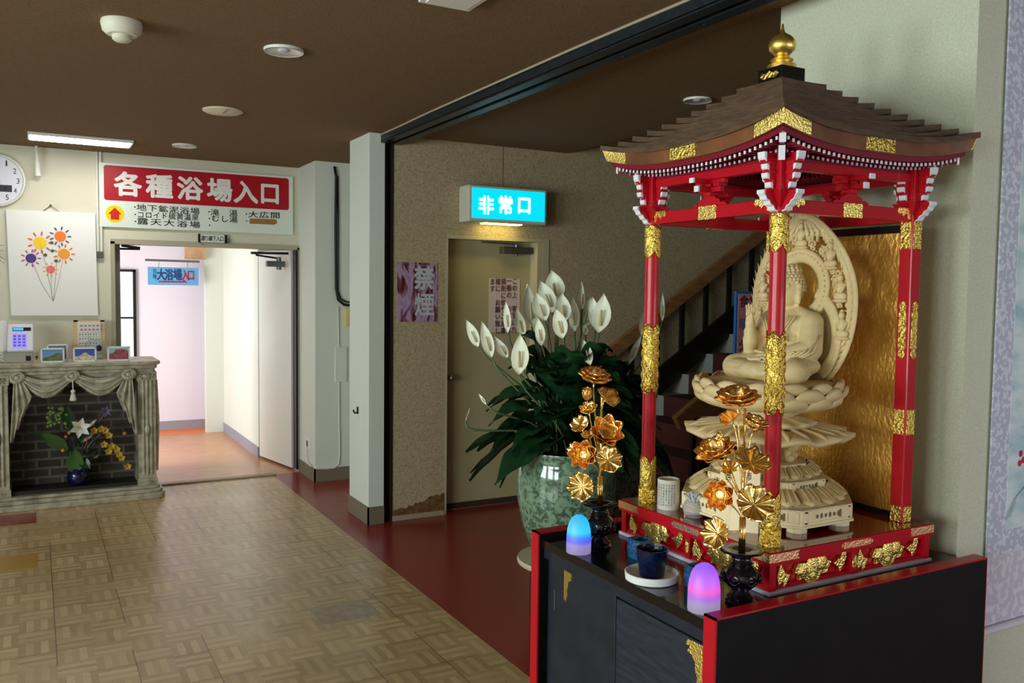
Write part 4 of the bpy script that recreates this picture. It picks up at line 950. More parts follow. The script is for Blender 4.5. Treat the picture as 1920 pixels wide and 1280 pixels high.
lb = root('peace_lily', (cb_.x, cb_.y, topB), 'darker peace lily with few flowers in the rear pot near the stairs', 'plant')
random.seed(21)
baseA = V3(ca.x, ca.y, topA-0.06); baseB = V3(cb_.x, cb_.y, topB-0.06)
# tips and feet of the spathes as seen, spread in depth through the plant
SP = [(875, 598, 898, 650, 20, 4.2), (903, 601, 922, 670, 21, 4.15), (927, 632, 950, 672, 20, 4.1), (949, 563, 953, 624, 14, 4.2), (968, 577, 981, 632, 18, 4.25), (977, 625, 975, 702, 33, 4.02), (987, 533, 996, 612, 30, 4.3), (1003, 548, 1022, 602, 28, 4.2), (1013, 526, 1036, 586, 30, 4.32), (1035, 506, 1045, 566, 35, 4.4), (1009, 594, 1017, 648, 20, 4.1), (1053, 549, 1057, 604, 28, 4.25), (1043, 577, 1057, 634, 28, 4.12), (1076, 557, 1078, 622, 20, 4.3), (1090, 529, 1090, 580, 14, 4.35), (1106, 558, 1092, 614, 26, 4.38), (1113, 556, 1117, 614, 24, 4.3), (1135, 550, 1124, 624, 35, 4.2), (1094, 636, 1107, 684, 18, 4.1), (1097, 606, 1098, 628, 10, 4.35), (897, 737, 912, 758, 6, 4.0), (880, 765, 872, 790, 5, 4.05)]
for (x, y, x2, y2, w_, dp) in SP:
    wj = 1.12*w_/FPX*dp; fc_ = (CAM-atdepth(x, y, dp)).normalized()+RIGHT*random.uniform(-0.8, 0.8)
    lily_spathe(atdepth(x, y, dp), atdepth(x2, y2, dp-0.02), wj, baseA+V3(random.uniform(-.08, .08), random.uniform(-.08, .08), 0), la, fc_)
for (x, y, x2, y2, w_, dp) in [(1213, 563, 1201, 628, 17, 4.75), (1203, 626, 1178, 682, 14, 4.7), (1242, 548, 1241, 602, 10, 4.8)]:
    lily_spathe(atdepth(x, y, dp), atdepth(x2, y2, dp), w_/FPX*dp, baseB+V3(random.uniform(-.06, .06), 0, 0), lb, CAM-atdepth(x, y, dp)+RIGHT*1.5)
def leafset(base, parent, n, R0, hmax, seed):
    random.seed(seed)
    for i in range(n):
        t = i/n; az = i*2.399963+random.uniform(-.2, .2)
        rise = hmax*(1.0-0.75*t)*random.uniform(0.85, 1.1); L = R0*(0.35+0.65*t)*random.uniform(0.85, 1.1); droop = 0.04+0.42*t*random.uniform(0.5, 1.15)
        lily_leaf(base+V3(math.cos(az)*0.05, math.sin(az)*0.05, 0), az, L, rise, random.uniform(0.11, 0.165), droop, LEAF, parent)
leafset(baseA, la, 96, 0.52, 0.62, 4)
leafset(baseB, lb, 56, 0.42, 0.55, 9)
CAM_SCALED = True
# ================================================================== ALTAR CABINET
CX, CY = 2.145, 2.083
ZC = 0.755
cbt = root('altar_cabinet', (2.06, 2.085, -0.158), 'black lacquered cabinet with red edged side panels carrying the shrine', 'cabinet')
for y0, y1 in ((1.624, 1.668), (2.504, 2.549)):
    s_ = MB().box(1.504, 2.628, y0, y1, -0.158, 0.774).build('side_panel', BLKSIDE, cbt)
    MB().box(1.498, 1.504, y0, y1, -0.158, 0.779).box(1.498, 2.631, y0, y1, 0.774, 0.779).box(2.628, 2.631, y0, y1, -0.158, 0.774).build('red_edge', RED, s_)
MB().box(1.512, 2.62, 1.668, 2.504, 0.725, ZC).build('top', BLKLAC, cbt, bevel=0.002)
MB().box(1.54, 2.62, 1.668, 2.504, -0.15, 0.725).build('carcass', BLKMAT, cbt)
MB().box(1.522, 1.54, 1.668, 2.504, 0.69, 0.725).build('front_rail', BLKMAT, cbt)
MB().box(1.53, 1.54, 1.668, 2.504, -0.158, -0.1).build('kick_board', BLKMAT, cbt)
def corner_fit(mb, o, uy, uz, s=0.1):
    p = [(0, 0), (0.42, -0.02), (0.46, -0.14), (0.36, -0.12), (0.42, -0.24), (0.32, -0.27), (0.24, -0.36), (0.22, -0.55), (0.17, -0.62), (0.20, -0.80), (0.14, -0.84), (0.13, -1.0), (0.03, -0.9), (0, -1.0)]
    mb.prism([(a*s, b*s) for a, b in p], o, uy, uz, -X3*0.002)
d1 = MB().box(1.526, 1.538, 2.09, 2.475, -0.1, 0.69).build('door', BLKMAT, cbt, bevel=0.002)
d2_ = MB().box(1.530, 1.542, 1.669, 2.10, -0.1, 0.678).build('door', mat('black_grain_window_sheen', (38, 44, 56), 0.34, nvar=0.3, nscale=9, stretch=(1, 1, 8)), cbt, bevel=0.002)  # near door: bluish window sheen painted into the black, grain over it
mb = MB(); corner_fit(mb, V3(1.526, 2.378, 0.683), -Y3, Z3, 0.105); mb.build('corner_fitting', GOLD, d1)
mb = MB(); corner_fit(mb, V3(1.5295, 1.690, 0.676), Y3*1.15, Z3, 0.15); mb.build('corner_fitting', GOLD, d2_)
MB().box(1.523, 1.526, 2.43, 2.436, 0.53, 0.6).build('slot_pull', mat('grey_slot', (70, 70, 72), 0.5), d1)

# ================================================================== SHRINE PAVILION
sh = root('shrine_pavilion', (CX, CY, ZC), 'red and gold wooden shrine pavilion with a brown tiered roof on the black cabinet', 'shrine')
HB = 0.357
SIDES = [(-X3, -Y3), (-Y3, X3), (X3, Y3), (Y3, -X3)]    # outward normal, tangent (to the viewer's right seen from outside)
C0 = V3(CX, CY, 0)
def sbx(mb, n, t, a0, a1, u0, u1, z0, z1):
    """box between distances a0..a1 along the outward normal and u0..u1 along the tangent"""
    return mb.obox(C0 + n*((a0+a1)/2) + t*((u0+u1)/2) + Z3*((z0+z1)/2), (n, t, Z3), (abs(a1-a0)/2, abs(u1-u0)/2, abs(z1-z0)/2))
pl_ = MB().box(CX-0.33, CX+0.33, CY-0.33, CY+0.33, ZC+0.001, 0.845).build('plinth', RED, sh)
MB().box(CX-HB, CX+HB, CY-HB, CY+HB, ZC, 0.767).build('plinth_foot', mat('lilac_white_strip', (206, 200, 222), 0.5), pl_, bevel=0.003)
top = MB().box(CX-HB, CX+HB, CY-HB, CY+HB, 0.842, 0.8775).build('platform', RED, sh, bevel=0.002)
MB().box(CX-HB+0.004, CX+HB-0.004, CY-HB+0.004, CY+HB-0.004, 0.8765, 0.8795).build('platform_top', REDD, top)
mb = MB()
for n, t in SIDES:
    for u in (-0.337, 0.0, 0.337): sbx(mb, n, t, 0.325, 0.349, u-0.013, u+0.013, 0.767, 0.842)
    sbx(mb, n, t, 0.325, 0.343, -0.345, 0.345, 0.767, 0.778); sbx(mb, n, t, 0.325, 0.343, -0.345, 0.345, 0.833, 0.842)
mb.build('plinth_posts', RED, pl_)
def cloud(mb, n, t, uc, zc, s):
    c = C0 + n*0.333 + t*uc + Z3*zc
    fin = [(0, 0), (0.028, 0.012), (0.05, 0.05), (0.058, 0.012), (0.045, -0.014), (0.03, -0.03), (0.022, -0.014)]
    blob = [(-0.085, 0.0), (-0.07, 0.025), (-0.04, 0.022), (-0.015, 0.034), (0.02, 0.038), (0.045, 0.036), (0.055, 0.018), (0.075, 0.012), (0.062, -0.004), (0.058, -0.02), (0.03, -0.018), (0.02, -0.036), (-0.01, -0.045), (-0.03, -0.038), (-0.045, -0.022), (-0.065, -0.028), (-0.06, -0.012)]
    finl = [(-0.105, -0.004), (-0.125, 0.005), (-0.142, 0.034), (-0.156, -0.004), (-0.15, -0.028), (-0.13, -0.022), (-0.128, -0.038), (-0.118, -0.03)]
    for p_ in (blob, [(a+0.085, b+0.004) for a, b in fin], finl):
        mb.prism([(a*s, b*s) for a, b in p_], c, t, Z3, n*0.011)
    for (a, b, r) in ((-0.045, 0.0, 0.024), (-0.005, 0.006, 0.034), (0.035, 0.012, 0.024), (-0.005, -0.02, 0.02)):
        mb.ell(c + n*0.010 + t*(a*s) + Z3*(b*s), (r*s, 0.0035, r*s), 10, 6, (t, n, Z3))
for n, t in SIDES[:2]:
    for uc in (-0.165, 0.165):
        mb = MB(); cloud(mb, n, t, uc, 0.806, 0.95); mb.build('gold_cloud_carving', GOLD, pl_, smooth=40)
def plate(n, t, a, u0, u1, z0, z1, shape='bar', th=0.002):
    c = C0 + n*a + t*((u0+u1)/2) + Z3*((z0+z1)/2); w_ = (u1-u0)/2; h = (z1-z0)/2
    if shape == 'bar': p_ = [(-w_, -h), (w_, -h), (w_, h), (-w_, h)]
    elif shape == 'tips': p_ = [(-w_, 0), (-w_*0.93, h*0.6), (-w_*0.86, h*0.4), (-w_*0.82, h), (w_*0.82, h), (w_*0.86, h*0.4), (w_*0.93, h*0.6), (w_, 0), (w_*0.93, -h*0.6), (w_*0.86, -h*0.4), (w_*0.82, -h), (-w_*0.82, -h), (-w_*0.86, -h*0.4), (-w_*0.93, -h*0.6)]
    elif shape == 'notchr': p_ = [(-w_, -h), (w_, -h), (w_*0.86, -h*0.3), (w_*0.95, 0), (w_*0.86, h*0.3), (w_, h), (-w_, h)]
    elif shape == 'notchl': p_ = [(-w_, -h), (w_, -h), (w_, h), (-w_, h), (-w_*0.86, h*0.3), (-w_*0.95, 0), (-w_*0.86, -h*0.3)]
    elif shape == 'scallop':
        p_ = [(-w_, -h*0.8), (-w_*0.9, -h), (-w_*0.3, -h*0.94), (0, -h), (w_*0.3, -h*0.94), (w_*0.9, -h), (w_, -h*0.8), (w_*0.94, 0), (w_, h*0.8), (w_*0.9, h), (w_*0.3, h*0.94), (0, h), (-w_*0.3, h*0.94), (-w_*0.9, h), (-w_, h*0.8), (-w_*0.94, 0)]
    elif shape == 'dripl': p_ = [(-w_, -h), (-w_*0.7, -h), (-w_*0.6, -h*0.1), (-w_*0.2, 0), (w_*0.1, -h*0.5), (w_*0.4, 0.1*h), (w_*0.8, -h*0.1), (w_, h*0.3), (w_*0.9, h), (-w_, h)]
    elif shape == 'dripr': p_ = [(w_, -h), (w_, h), (-w_*0.9, h), (-w_, h*0.3), (-w_*0.8, -h*0.1), (-w_*0.4, 0.1*h), (-w_*0.1, -h*0.5), (w_*0.2, 0), (w_*0.6, -h*0.1), (w_*0.7, -h)]
    elif shape == 'loz':
        p_ = [(0, -h), (w_*0.7, -h*0.95), (w_, -h*0.85), (w_*0.6, -h*0.7), (w_, -h*0.62), (w_, h*0.62), (w_*0.6, h*0.7), (w_, h*0.85), (w_*0.7, h*0.95), (0, h), (-w_*0.7, h*0.95), (-w_, h*0.85), (-w_*0.6, h*0.7), (-w_, h*0.62), (-w_, -h*0.62), (-w_*0.6, -h*0.7), (-w_, -h*0.85), (-w_*0.7, -h*0.95)]
    return MB().prism(p_, c, t, Z3, n*th)
for n, t in SIDES[:2]:
    plate(n, t, HB, -0.07, 0.07, 0.853, 0.872, 'tips').build('edge_fitting', ROSE, top)
    plate(n, t, HB, -HB, -HB+0.115, 0.852, 0.876, 'notchr').build('edge_fitting', ROSE, top)
    plate(n, t, HB, HB-0.115, HB, 0.852, 0.876, 'notchl').build('edge_fitting', ROSE, top)
    mbp = plate(n, t, 0.349, -0.008, 0.008, 0.785, 0.825, 'loz').build('post_fitting', EMBO, pl_)

# ---- posts
PB_ = 0.287; ZP = 0.879
def sleeve(mb, c, z0, z1, r, top_lobe, bot_lobe, lobe=0.03):
    n = 36
    def zf(a, up):
        return lobe*abs(math.sin(a*2+PI/4))**0.7
    def f(u, v):
        a = 2*PI*u; lo = z0 + (lobe-zf(a, 0) if bot_lobe else 0); hi = z1 - (lobe-zf(a, 1) if top_lobe else 0)
        return (c.x+r*math.cos(a), c.y+r*math.sin(a), lo+(hi-lo)*v)
    return mb.grid(f, n, 8, cu=True)
for sx, sy in ((-1, -1), (-1, 1)):
    c = V3(CX+sx*PB_, CY+sy*PB_, 0)
    po_ = MB().cyl((c.x, c.y, ZP), (c.x, c.y, 1.99), 0.0235, 28).build('post', RED, sh, smooth=50)
    rb = [(0.0295+0.0012*(i % 2), 0) for i in range(72)]
    mb = MB(); mb.grid(lambda u, v: (c.x+(0.0290+0.0014*math.cos(2*PI*u*36))*math.cos(2*PI*u), c.y+(0.0290+0.0014*math.cos(2*PI*u*36))*math.sin(2*PI*u), ZP+0.048*v), 144, 2, cu=True)
    mb.lathe([(0.024, 0.0), (0.0315, 0.0), (0.0315, 0.004), (0.029, 0.006)], (c.x, c.y, ZP), 36, cap=False).lathe([(0.029, 0), (0.0315, 0.002), (0.0315, 0.006), (0.026, 0.008), (0.0235, 0.008)], (c.x, c.y, ZP+0.045), 36, cap=False)
    mb.build('foot_ring', EMBO, po_, smooth=60)
    mb = MB(); sleeve(mb, c, ZP+0.05, 1.04, 0.0265, True, False); mb.build('gold_sleeve', EMBO, po_, smooth=180, solid=0.002)
    mb = MB(); sleeve(mb, c, 1.255, 1.50, 0.0265, True, True); mb.build('gold_sleeve', EMBO, po_, smooth=180, solid=0.002)
    mb = MB(); sleeve(mb, c, 1.722, 1.834, 0.0265, False, True); mb.build('gold_sleeve', EMBO, po_, smooth=180, solid=0.002)
    # raised scroll pattern on the middle sleeve
    mb = MB()
    for k in range(6):
        for q in range(4):
            a = PI/2*q + (PI/4 if k % 2 else 0); z = 1.285+k*0.037
            cc = V3(c.x+0.0275*math.cos(a), c.y+0.0275*math.sin(a), z); tt = V3(-math.sin(a), math.cos(a), 0)
            mb.tube([cc+tt*(0.012*math.cos(b))+Z3*(0.014*math.sin(b)) for b in [2*PI*i/10 for i in range(11)]], 0.002, 5)
    mb.build('scroll_relief', EMBO, po_, smooth=180)
for sx, sy in ((1, -1), (1, 1)):
    c = V3(CX+sx*PB_, CY+sy*PB_, 0); h = 0.023
    po_ = MB().box(c.x-h, c.x+h, c.y-h, c.y+h, ZP, 1.99).build('post', RED, sh, bevel=0.003)
    for n, t in SIDES:
        off = (c-C0).dot(n)+h; uc = (c-C0).dot(t)
        plate(n, t, off, uc-0.019, uc+0.019, ZP+0.002, 0.932, 'scallop').build('post_plate', EMBO, po_)
        plate(n, t, off, uc-0.019, uc+0.019, 1.162, 1.243, 'scallop').build('post_plate', EMBO, po_)
        plate(n, t, off, uc-0.013, uc+0.013, 1.404, 1.586, 'loz', 0.003).build('post_plate', EMBO, po_)
        plate(n, t, off, uc-0.019, uc+0.019, 1.75, 1.836, 'scallop').build('post_plate', EMBO, po_)
# ---- beams
for n, t in SIDES:
    b_ = MB(); sbx(b_, n, t, PB_-0.015, PB_+0.013, -PB_, PB_, 1.836, 1.875); b_ = b_.build('lower_beam', RED, sh, bevel=0.002)
    MB(); u_ = MB(); sbx(u_, n, t, PB_-0.012, PB_+0.016, -PB_, PB_, 1.957, 1.984); u_.build('upper_beam', RED, sh, bevel=0.002)
    plate(n, t, PB_+0.013, -0.042, 0.042, 1.834, 1.877, 'scallop').build('beam_plate', GOLD, b_)
    plate(n, t, PB_+0.013, -PB_+0.025, -PB_+0.085, 1.842, 1.877, 'dripl').build('beam_plate', GOLD, b_)
    plate(n, t, PB_+0.013, PB_-0.085, PB_-0.025, 1.842, 1.877, 'dripr').build('beam_plate', GOLD, b_)
    # frog-leg strut and bearing blocks at mid beam
    fr = MB(); pf = [(-0.075, 0), (-0.075, 0.008), (-0.062, 0.014), (-0.052, 0.01), (-0.044, 0.022), (-0.03, 0.026), (-0.02, 0.034), (0.02, 0.034), (0.03, 0.026), (0.044, 0.022), (0.052, 0.01), (0.062, 0.014), (0.075, 0.008), (0.075, 0)]
    fr.prism(pf, C0+n*(PB_-0.008)+Z3*1.874, t, Z3, n*0.016)
    sbx(fr, n, t, PB_-0.02, PB_+0.02, -0.016, 0.016, 1.906, 1.918); sbx(fr, n, t, PB_-0.009, PB_+0.009, -0.05, 0.05, 1.918, 1.934)
    for u in (-0.038, 0, 0.038): sbx(fr, n, t, PB_-0.016, PB_+0.016, u-0.012, u+0.012, 1.934, 1.944)
    sbx(fr, n, t, PB_-0.009, PB_+0.009, -0.066, 0.066, 1.944, 1.957); sbx(fr, n, t, PB_-0.05, PB_+0.055, -0.009, 0.009, 1.918, 1.934); sbx(fr, n, t, PB_-0.06, PB_+0.075, -0.009, 0.009, 1.944, 1.957)
    fo_ = fr.build('strut_bracket', RED, sh, bevel=0.0015)
    fw = MB(); sbx(fw, n, t, PB_+0.055, PB_+0.061, -0.010, 0.010, 1.917, 1.935); sbx(fw, n, t, PB_+0.075, PB_+0.081, -0.010, 0.010, 1.943, 1.958); fw.build('white_tip', WHITETIP, fo_)
# ---- corner brackets
for sx, sy in ((-1, -1), (-1, 1), (1, -1), (1, 1)):
    c = V3(CX+sx*PB_, CY+sy*PB_, 0); r_ = MB(); wt = MB()
    r_.obox(c+Z3*1.897, (X3, Y3, Z3), (0.032, 0.032, 0.007)).obox(c+Z3*1.95, (X3, Y3, Z3), (0.03, 0.03, 0.05))
    for i, (z, e) in enumerate(((1.907, 0.044), (1.932, 0.058), (1.957, 0.060), (1.985, 0.072))):
        h = 0.009 if i < 3 else 0.013
        for d in (X3, -X3, Y3, -Y3):
            s_ = d.cross(Z3); outward = d.dot(V3(sx, sy, 0)) > 0; ee = e if outward else min(e, 0.055)
            r_.obox(c+d*(ee/2)+Z3*z, (d, s_, Z3), (ee/2, 0.011, h))
            if i < 3: r_.obox(c+d*(ee-0.016)+Z3*(z+0.0125), (d, s_, Z3), (0.015, 0.0135, 0.006))
            ww = 0.0115 if i < 3 else 0.0135
            if outward or i < 3:
                wt.prism([(-0.004, -h), (0.004, -h*0.2), (0.006, h*1.05), (-0.004, h*1.05)], c+d*ee+Z3*z-s_*ww, d, Z3, s_*2*ww)
    bo = r_.build('corner_bracket', RED, sh, bevel=0.0015); wt.build('white_tip', WHITETIP, bo)
    # carved beam noses under the bracket
    nb_ = MB(); ne = MB()
    for d in (V3(sx, 0, 0), V3(0, sy, 0)):
        s_ = d.cross(Z3)
        p_ = [(0.018, 1.838), (0.030, 1.842), (0.036, 1.852), (0.046, 1.856), (0.052, 1.866), (0.062, 1.870), (0.067, 1.88), (0.072, 1.884), (0.072, 1.893), (0.018, 1.893)]
        nb_.prism(p_, c-s_*0.012, d, Z3, s_*0.024)
        e_ = p_[:8]; q_ = [(a+0.003, b-0.005) for a, b in reversed(e_)]
        for i in range(len(e_)-1):
            ne.prism([e_[i], (e_[i][0]+0.0018, e_[i][1]-0.0025), (e_[i+1][0]+0.0018, e_[i+1][1]-0.0025), e_[i+1]], c-s_*0.0125, d, Z3, s_*0.025)
        ne.prism([(0.070, 1.882), (0.077, 1.883), (0.077, 1.894), (0.070, 1.895)], c-s_*0.013, d, Z3, s_*0.026)
    no = nb_.build('beam_nose', RED, sh); ne.build('white_edge', WHITETIP, no)
    MB().lathe([(0.024, 1.845), (0.055, 1.888), (0.058, 1.893), (0.024, 1.893)], c, 4, (V3(math.cos(PI/4), math.sin(PI/4), 0), V3(-math.sin(PI/4), math.cos(PI/4), 0), Z3)).build('capital', RED, sh)

# ---- roof
AE = 0.396; RISE = 0.042
def zb(u): return 2.013 + RISE*abs(u)**2.6
def ae(u): return AE*(1+0.012*abs(u)**4)
def sidept(n, t, a, u, z): return C0 + n*a + t*(a*u) + Z3*z
fa = MB(); eb = MB(); sf = MB()
for n, t in SIDES:
    fa.grid(lambda i, j, n=n, t=t: sidept(n, t, ae(2*i-1)+0.013*abs(2*i-1)**6*j, 2*i-1, zb(2*i-1)+0.045*j), 41, 2)
    fa.grid(lambda i, j, n=n, t=t: sidept(n, t, ae(2*i-1)-0.03*j, 2*i-1, zb(2*i-1)), 41, 2)
    eb.grid(lambda i, j, n=n, t=t: sidept(n, t, ae(2*i-1)-0.010, 2*i-1, zb(2*i-1)-0.017*j+0.001), 41, 2)
    eb.grid(lambda i, j, n=n, t=t: sidept(n, t, ae(2*i-1)-0.010-0.014*j, 2*i-1, zb(2*i-1)-0.016), 41, 2)
    sf.grid(lambda i, j, n=n, t=t: sidept(n, t, (AE-0.012)*(1-j)+0.10*j, 2*i-1, (zb((2*i-1))-0.006)*(1-j)+2.045*j), 41, 6)
rf = MB(); NL = 10
def lay(k):
    q = k/NL; return AE + (0.055-AE)*q, 2.058 + (2.292-2.058)*q**1.12, RISE*(1-q)**1.3
for k in range(NL):
    s0, z0, r0 = lay(k); s1, z1, r1 = lay(k+1); th = 0.011
    for n, t in SIDES:
        A = s0+0.010; ex = 0.034 if k == 0 else 0.012*(1-k/NL)
        zz0 = lambda u, z0=z0, r0=r0: z0 + r0*abs(u)**2.6
        rf.grid(lambda i, j, n=n, t=t: sidept(n, t, A*(1+ex*abs(2*i-1)**6), 2*i-1, zz0(2*i-1)-0.006+(th+0.006)*j), 33, 2)
        rf.grid(lambda i, j, n=n, t=t: sidept(n, t, A*(1-j)*(1+ex*abs(2*i-1)**6)+(s1-0.004)*j, 2*i-1, (zz0(2*i-1)+th)*(1-j)+(z1-0.008+r1*abs(2*i-1)**2.6)*j), 33, 2)
roof = rf.build('roof', ROOFW, sh, smooth=30)
fas = fa.build('eave_fascia', FASC, roof, smooth=40)
eb.build('eave_board', MAROON, roof, smooth=40); sf.build('soffit', MAROON, roof, smooth=60)
for n, t in SIDES:
    r1_, w1_, r2_, w2_ = MB(), MB(), MB(), MB()
    N1 = 37
    for i in range(N1):
        u = -0.93+1.86*i/(N1-1); z = zb(u)-0.023; p0 = C0+n*0.378+t*(0.385*u)+Z3*z; p1 = C0+n*0.22+t*(0.385*u*0.98)+Z3*(z+0.028)
        if abs(u*0.385) > 0.22: p1 = C0+n*(abs(u)*0.385)+t*(0.385*u)+Z3*(z+0.006)
        r1_.bar(p0, p1, 0.0065, 0.009); w1_.obox(p0+n*0.001, (n, t, Z3), (0.0016, 0.0034, 0.0046))
    N2 = 31
    for i in range(N2):
        u = -0.97+1.94*i/(N2-1); ut = u*0.315; z = 1.988+RISE*0.35*abs(u)**2.6; p0 = C0+n*0.325+t*ut+Z3*z
        p1 = C0+n*max(0.2, abs(ut)+0.004)+t*ut+Z3*(z+0.02)
        r2_.bar(p0, p1, 0.0062, 0.008); w2_.obox(p0+n*0.001, (n, t, Z3), (0.0016, 0.0032, 0.004))
    a_ = r1_.build('upper_rafter_row', MAROON, roof); w1_.build('white_rafter_ends', WHITETIP, a_)
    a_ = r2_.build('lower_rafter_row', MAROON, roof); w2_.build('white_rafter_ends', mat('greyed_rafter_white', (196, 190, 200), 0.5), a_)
    fr = MB(); sbx(fr, n, t, 0.28, 0.30, -0.33, 0.33, 1.984, 1.992); fr.build('purlin', MAROON, roof)
    # gilt fittings along the fascia
    def fgrid(u0, u1, wa, wb_, th=0.003):
        return MB().grid(lambda i, j: sidept(n, t, ae(u0+(u1-u0)*i)+0.0015+0.013*abs(u0+(u1-u0)*i)**6*(wa+(wb_-wa)*j), u0+(u1-u0)*i, zb(u0+(u1-u0)*i)+0.045*(wa+(wb_-wa)*j)), 10, 4)
    fgrid(-0.17, 0.13, 0.08, 0.95).build('fascia_plate', EMBO, fas, solid=0.003)
    if n.y < 0.5: fgrid(-1.0, -0.74, 0.04, 1.15).build('corner_plate', GOLD, fas, solid=0.003)
    if n.x < -0.5 or n.y > 0.5: fgrid(0.74, 1.0, 0.04, 1.15).build('corner_plate', GOLD, fas, solid=0.003)
for sx, sy in ((-1, -1), (-1, 1), (1, -1), (1, 1)):
    d = V3(sx, sy, 0).normalized(); s_ = d.cross(Z3)
    hp = MB().bar(C0+d*0.53+Z3*2.026, C0+d*0.25+Z3*2.04, 0.014, 0.024).bar(C0+d*0.465+Z3*1.996, C0+d*0.25+Z3*2.01, 0.014, 0.03).build('hip_rafter', MAROON, roof)
    MB().obox(C0+d*0.532+Z3*2.026, (d, s_, Z3), (0.003, 0.009, 0.014)).obox(C0+d*0.467+Z3*1.994, (d, s_, Z3), (0.003, 0.009, 0.02)).build('white_rafter_end', WHITETIP, hp)
# ---- crown of the roof
cpb = MB().box(CX-0.052, CX+0.052, CY-0.052, CY+0.052, 2.288, 2.334).build('roof_crown', BLKLAC, sh, bevel=0.002)
for n, t in SIDES[:2]:
    p_ = [(-0.034, 0), (-0.026, 0.008), (-0.012, 0.006), (0, 0.012), (0.012, 0.006), (0.026, 0.008), (0.034, 0), (0.02, -0.008), (0, -0.006), (-0.02, -0.008)]
    if n.x < 0: MB().prism([(a*1.2, b*1.2) for a, b in p_], C0+n*0.052+Z3*2.309, t, Z3, n*0.003).build('crown_ornament', EMBO, cpb)
MB().lathe([(0.0, 2.333), (0.046, 2.333), (0.046, 2.348), (0.034, 2.352), (0.03, 2.358), (0.036, 2.362), (0.036, 2.366), (0.026, 2.37), (0.023, 2.378), (0.03, 2.386), (0.041, 2.397), (0.044, 2.411), (0.041, 2.425), (0.03, 2.438), (0.016, 2.447), (0.008, 2.453), (0.005, 2.465), (0.0025, 2.48), (0.0, 2.482)], (CX, CY, 0), 40).build('gold_finial', FINI, sh, smooth=50)
# ---- golden back panel
gs = root('gold_screen', (2.455, CY, ZP), 'gold paper screen with a black border standing behind the statue in the shrine', 'screen')
MB().box(2.447, 2.457, CY-0.26, CY+0.26, ZP, 1.805).build('gold_panel', GSCR, gs)
MB().box(2.443, 2.461, CY-0.262, CY+0.262, 1.805, 1.83).box(2.443, 2.461, CY-0.262, CY-0.252, ZP, 1.83).box(2.443, 2.461, CY+0.252, CY+0.262, ZP, 1.83).box(2.443, 2.461, CY-0.262, CY+0.262, ZP, ZP+0.02).build('black_border', BLKLAC, gs)
# ================================================================== BUDDHA
SX, SY = 2.125, 2.083
bu = root('buddha_statue', (SX, SY, ZP), 'pale carved wooden seated statue with a flame halo on a tiered lotus base', 'statue')
def octa(ap, off=0.0):
    c = ap/math.cos(PI/8); return [(c*math.cos(PI/8+PI/4*i), c*math.sin(PI/8+PI/4*i)) for i in range(8)]
def otier(ap, z0, z1, m, name, par):
    return MB().prism(octa(ap), (SX, SY, z0), X3, Y3, Z3*(z1-z0)).build(name, m, par, bevel=0.002)
tb = otier(0.262, ZP+0.018, 0.952, STATL, 'base_tier', bu)
mb = MB()
for i in range(8):
    a = PI/8+PI/4*i; mb.prism(octa(0.03), (SX+0.245*math.cos(a)/1.0, SY+0.245*math.sin(a), ZP), X3, Y3, Z3*0.019)
    a = PI/4*i
mb.prism(octa(0.268), (SX, SY, ZP+0.018), X3, Y3, Z3*0.008)
mb.build('base_feet', STATL, tb, bevel=0.002)
def face_panels(ap, z0, z1, par, deep):
    mb, dk = MB(), MB(); half = ap*math.tan(PI/8)
    for i in range(8):
        a = PI/4*i; n = V3(math.cos(a), math.sin(a), 0); t = Z3.cross(n); c = V3(SX, SY, (z0+z1)/2)+n*ap; hh = (z1-z0)/2
        for (u0, u1, w0, w1) in ((-0.9, 0.9, -0.95, -0.7), (-0.9, 0.9, 0.7, 0.95), (-0.9, -0.82, -0.9, 0.9), (0.82, 0.9, -0.9, 0.9), (-0.6, -0.55, -0.7, 0.7), (0.55, 0.6, -0.7, 0.7)):
            mb.obox(c+t*(half*(u0+u1)/2)+Z3*(hh*(w0+w1)/2)+n*0.001, (n, t, Z3), (0.0018, half*(u1-u0)/2, hh*(w1-w0)/2))
        for j in range(6):
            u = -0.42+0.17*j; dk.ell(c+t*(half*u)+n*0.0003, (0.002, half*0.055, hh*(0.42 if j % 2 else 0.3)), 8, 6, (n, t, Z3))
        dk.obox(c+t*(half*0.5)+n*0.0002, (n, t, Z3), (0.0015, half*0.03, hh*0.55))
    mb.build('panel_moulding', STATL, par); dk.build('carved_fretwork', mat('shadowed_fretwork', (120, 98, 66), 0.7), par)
face_panels(0.262, 0.908, 0.950, tb, 0)
def petal_slope(ap0, z0, ap1, z1, npet, name, par):
    o = MB().lathe([(ap0, z0), (ap0*0.96, z0+(z1-z0)*0.25), (ap1*1.04, z1-0.004), (ap1, z1)], (SX, SY, 0), 48, cap=True).build(name, STAT, par, smooth=60)
    mb = MB()
    for i in range(npet):
        a = 2*PI*(i+0.5)/npet; hw = PI/npet*0.92
        def f(u, v):
            r = ap1+(ap0*1.0-ap1)*(1-(1-u)**1.6) if False else ap1+(ap0-ap1)*u
            z = z1-(z1-z0)*u**1.3; t = v*2-1; wv = hw*(1 if u < 0.7 else math.sqrt(max(0, 1-((u-0.7)/0.32)**2)))
            b = 0.012*math.sqrt(max(0, 1-t*t))+0.004
            return (SX+(r+b*0.8)*math.cos(a+t*wv), SY+(r+b*0.8)*math.sin(a+t*wv), z+b*0.6)
        mb.grid(f, 10, 9)
        for k in (-0.45, 0, 0.45):
            mb.tube([(SX+(ap1+(ap0-ap1)*u+0.012)*math.cos(a+k*hw*1.2), SY+(ap1+(ap0-ap1)*u+0.012)*math.sin(a+k*hw*1.2), z1-(z1-z0)*u**1.3+0.012) for u in (0.1, 0.35, 0.6, 0.85)], 0.0022, 5)
    mb.build('carved_petals', STAT, o, smooth=60)
    return o
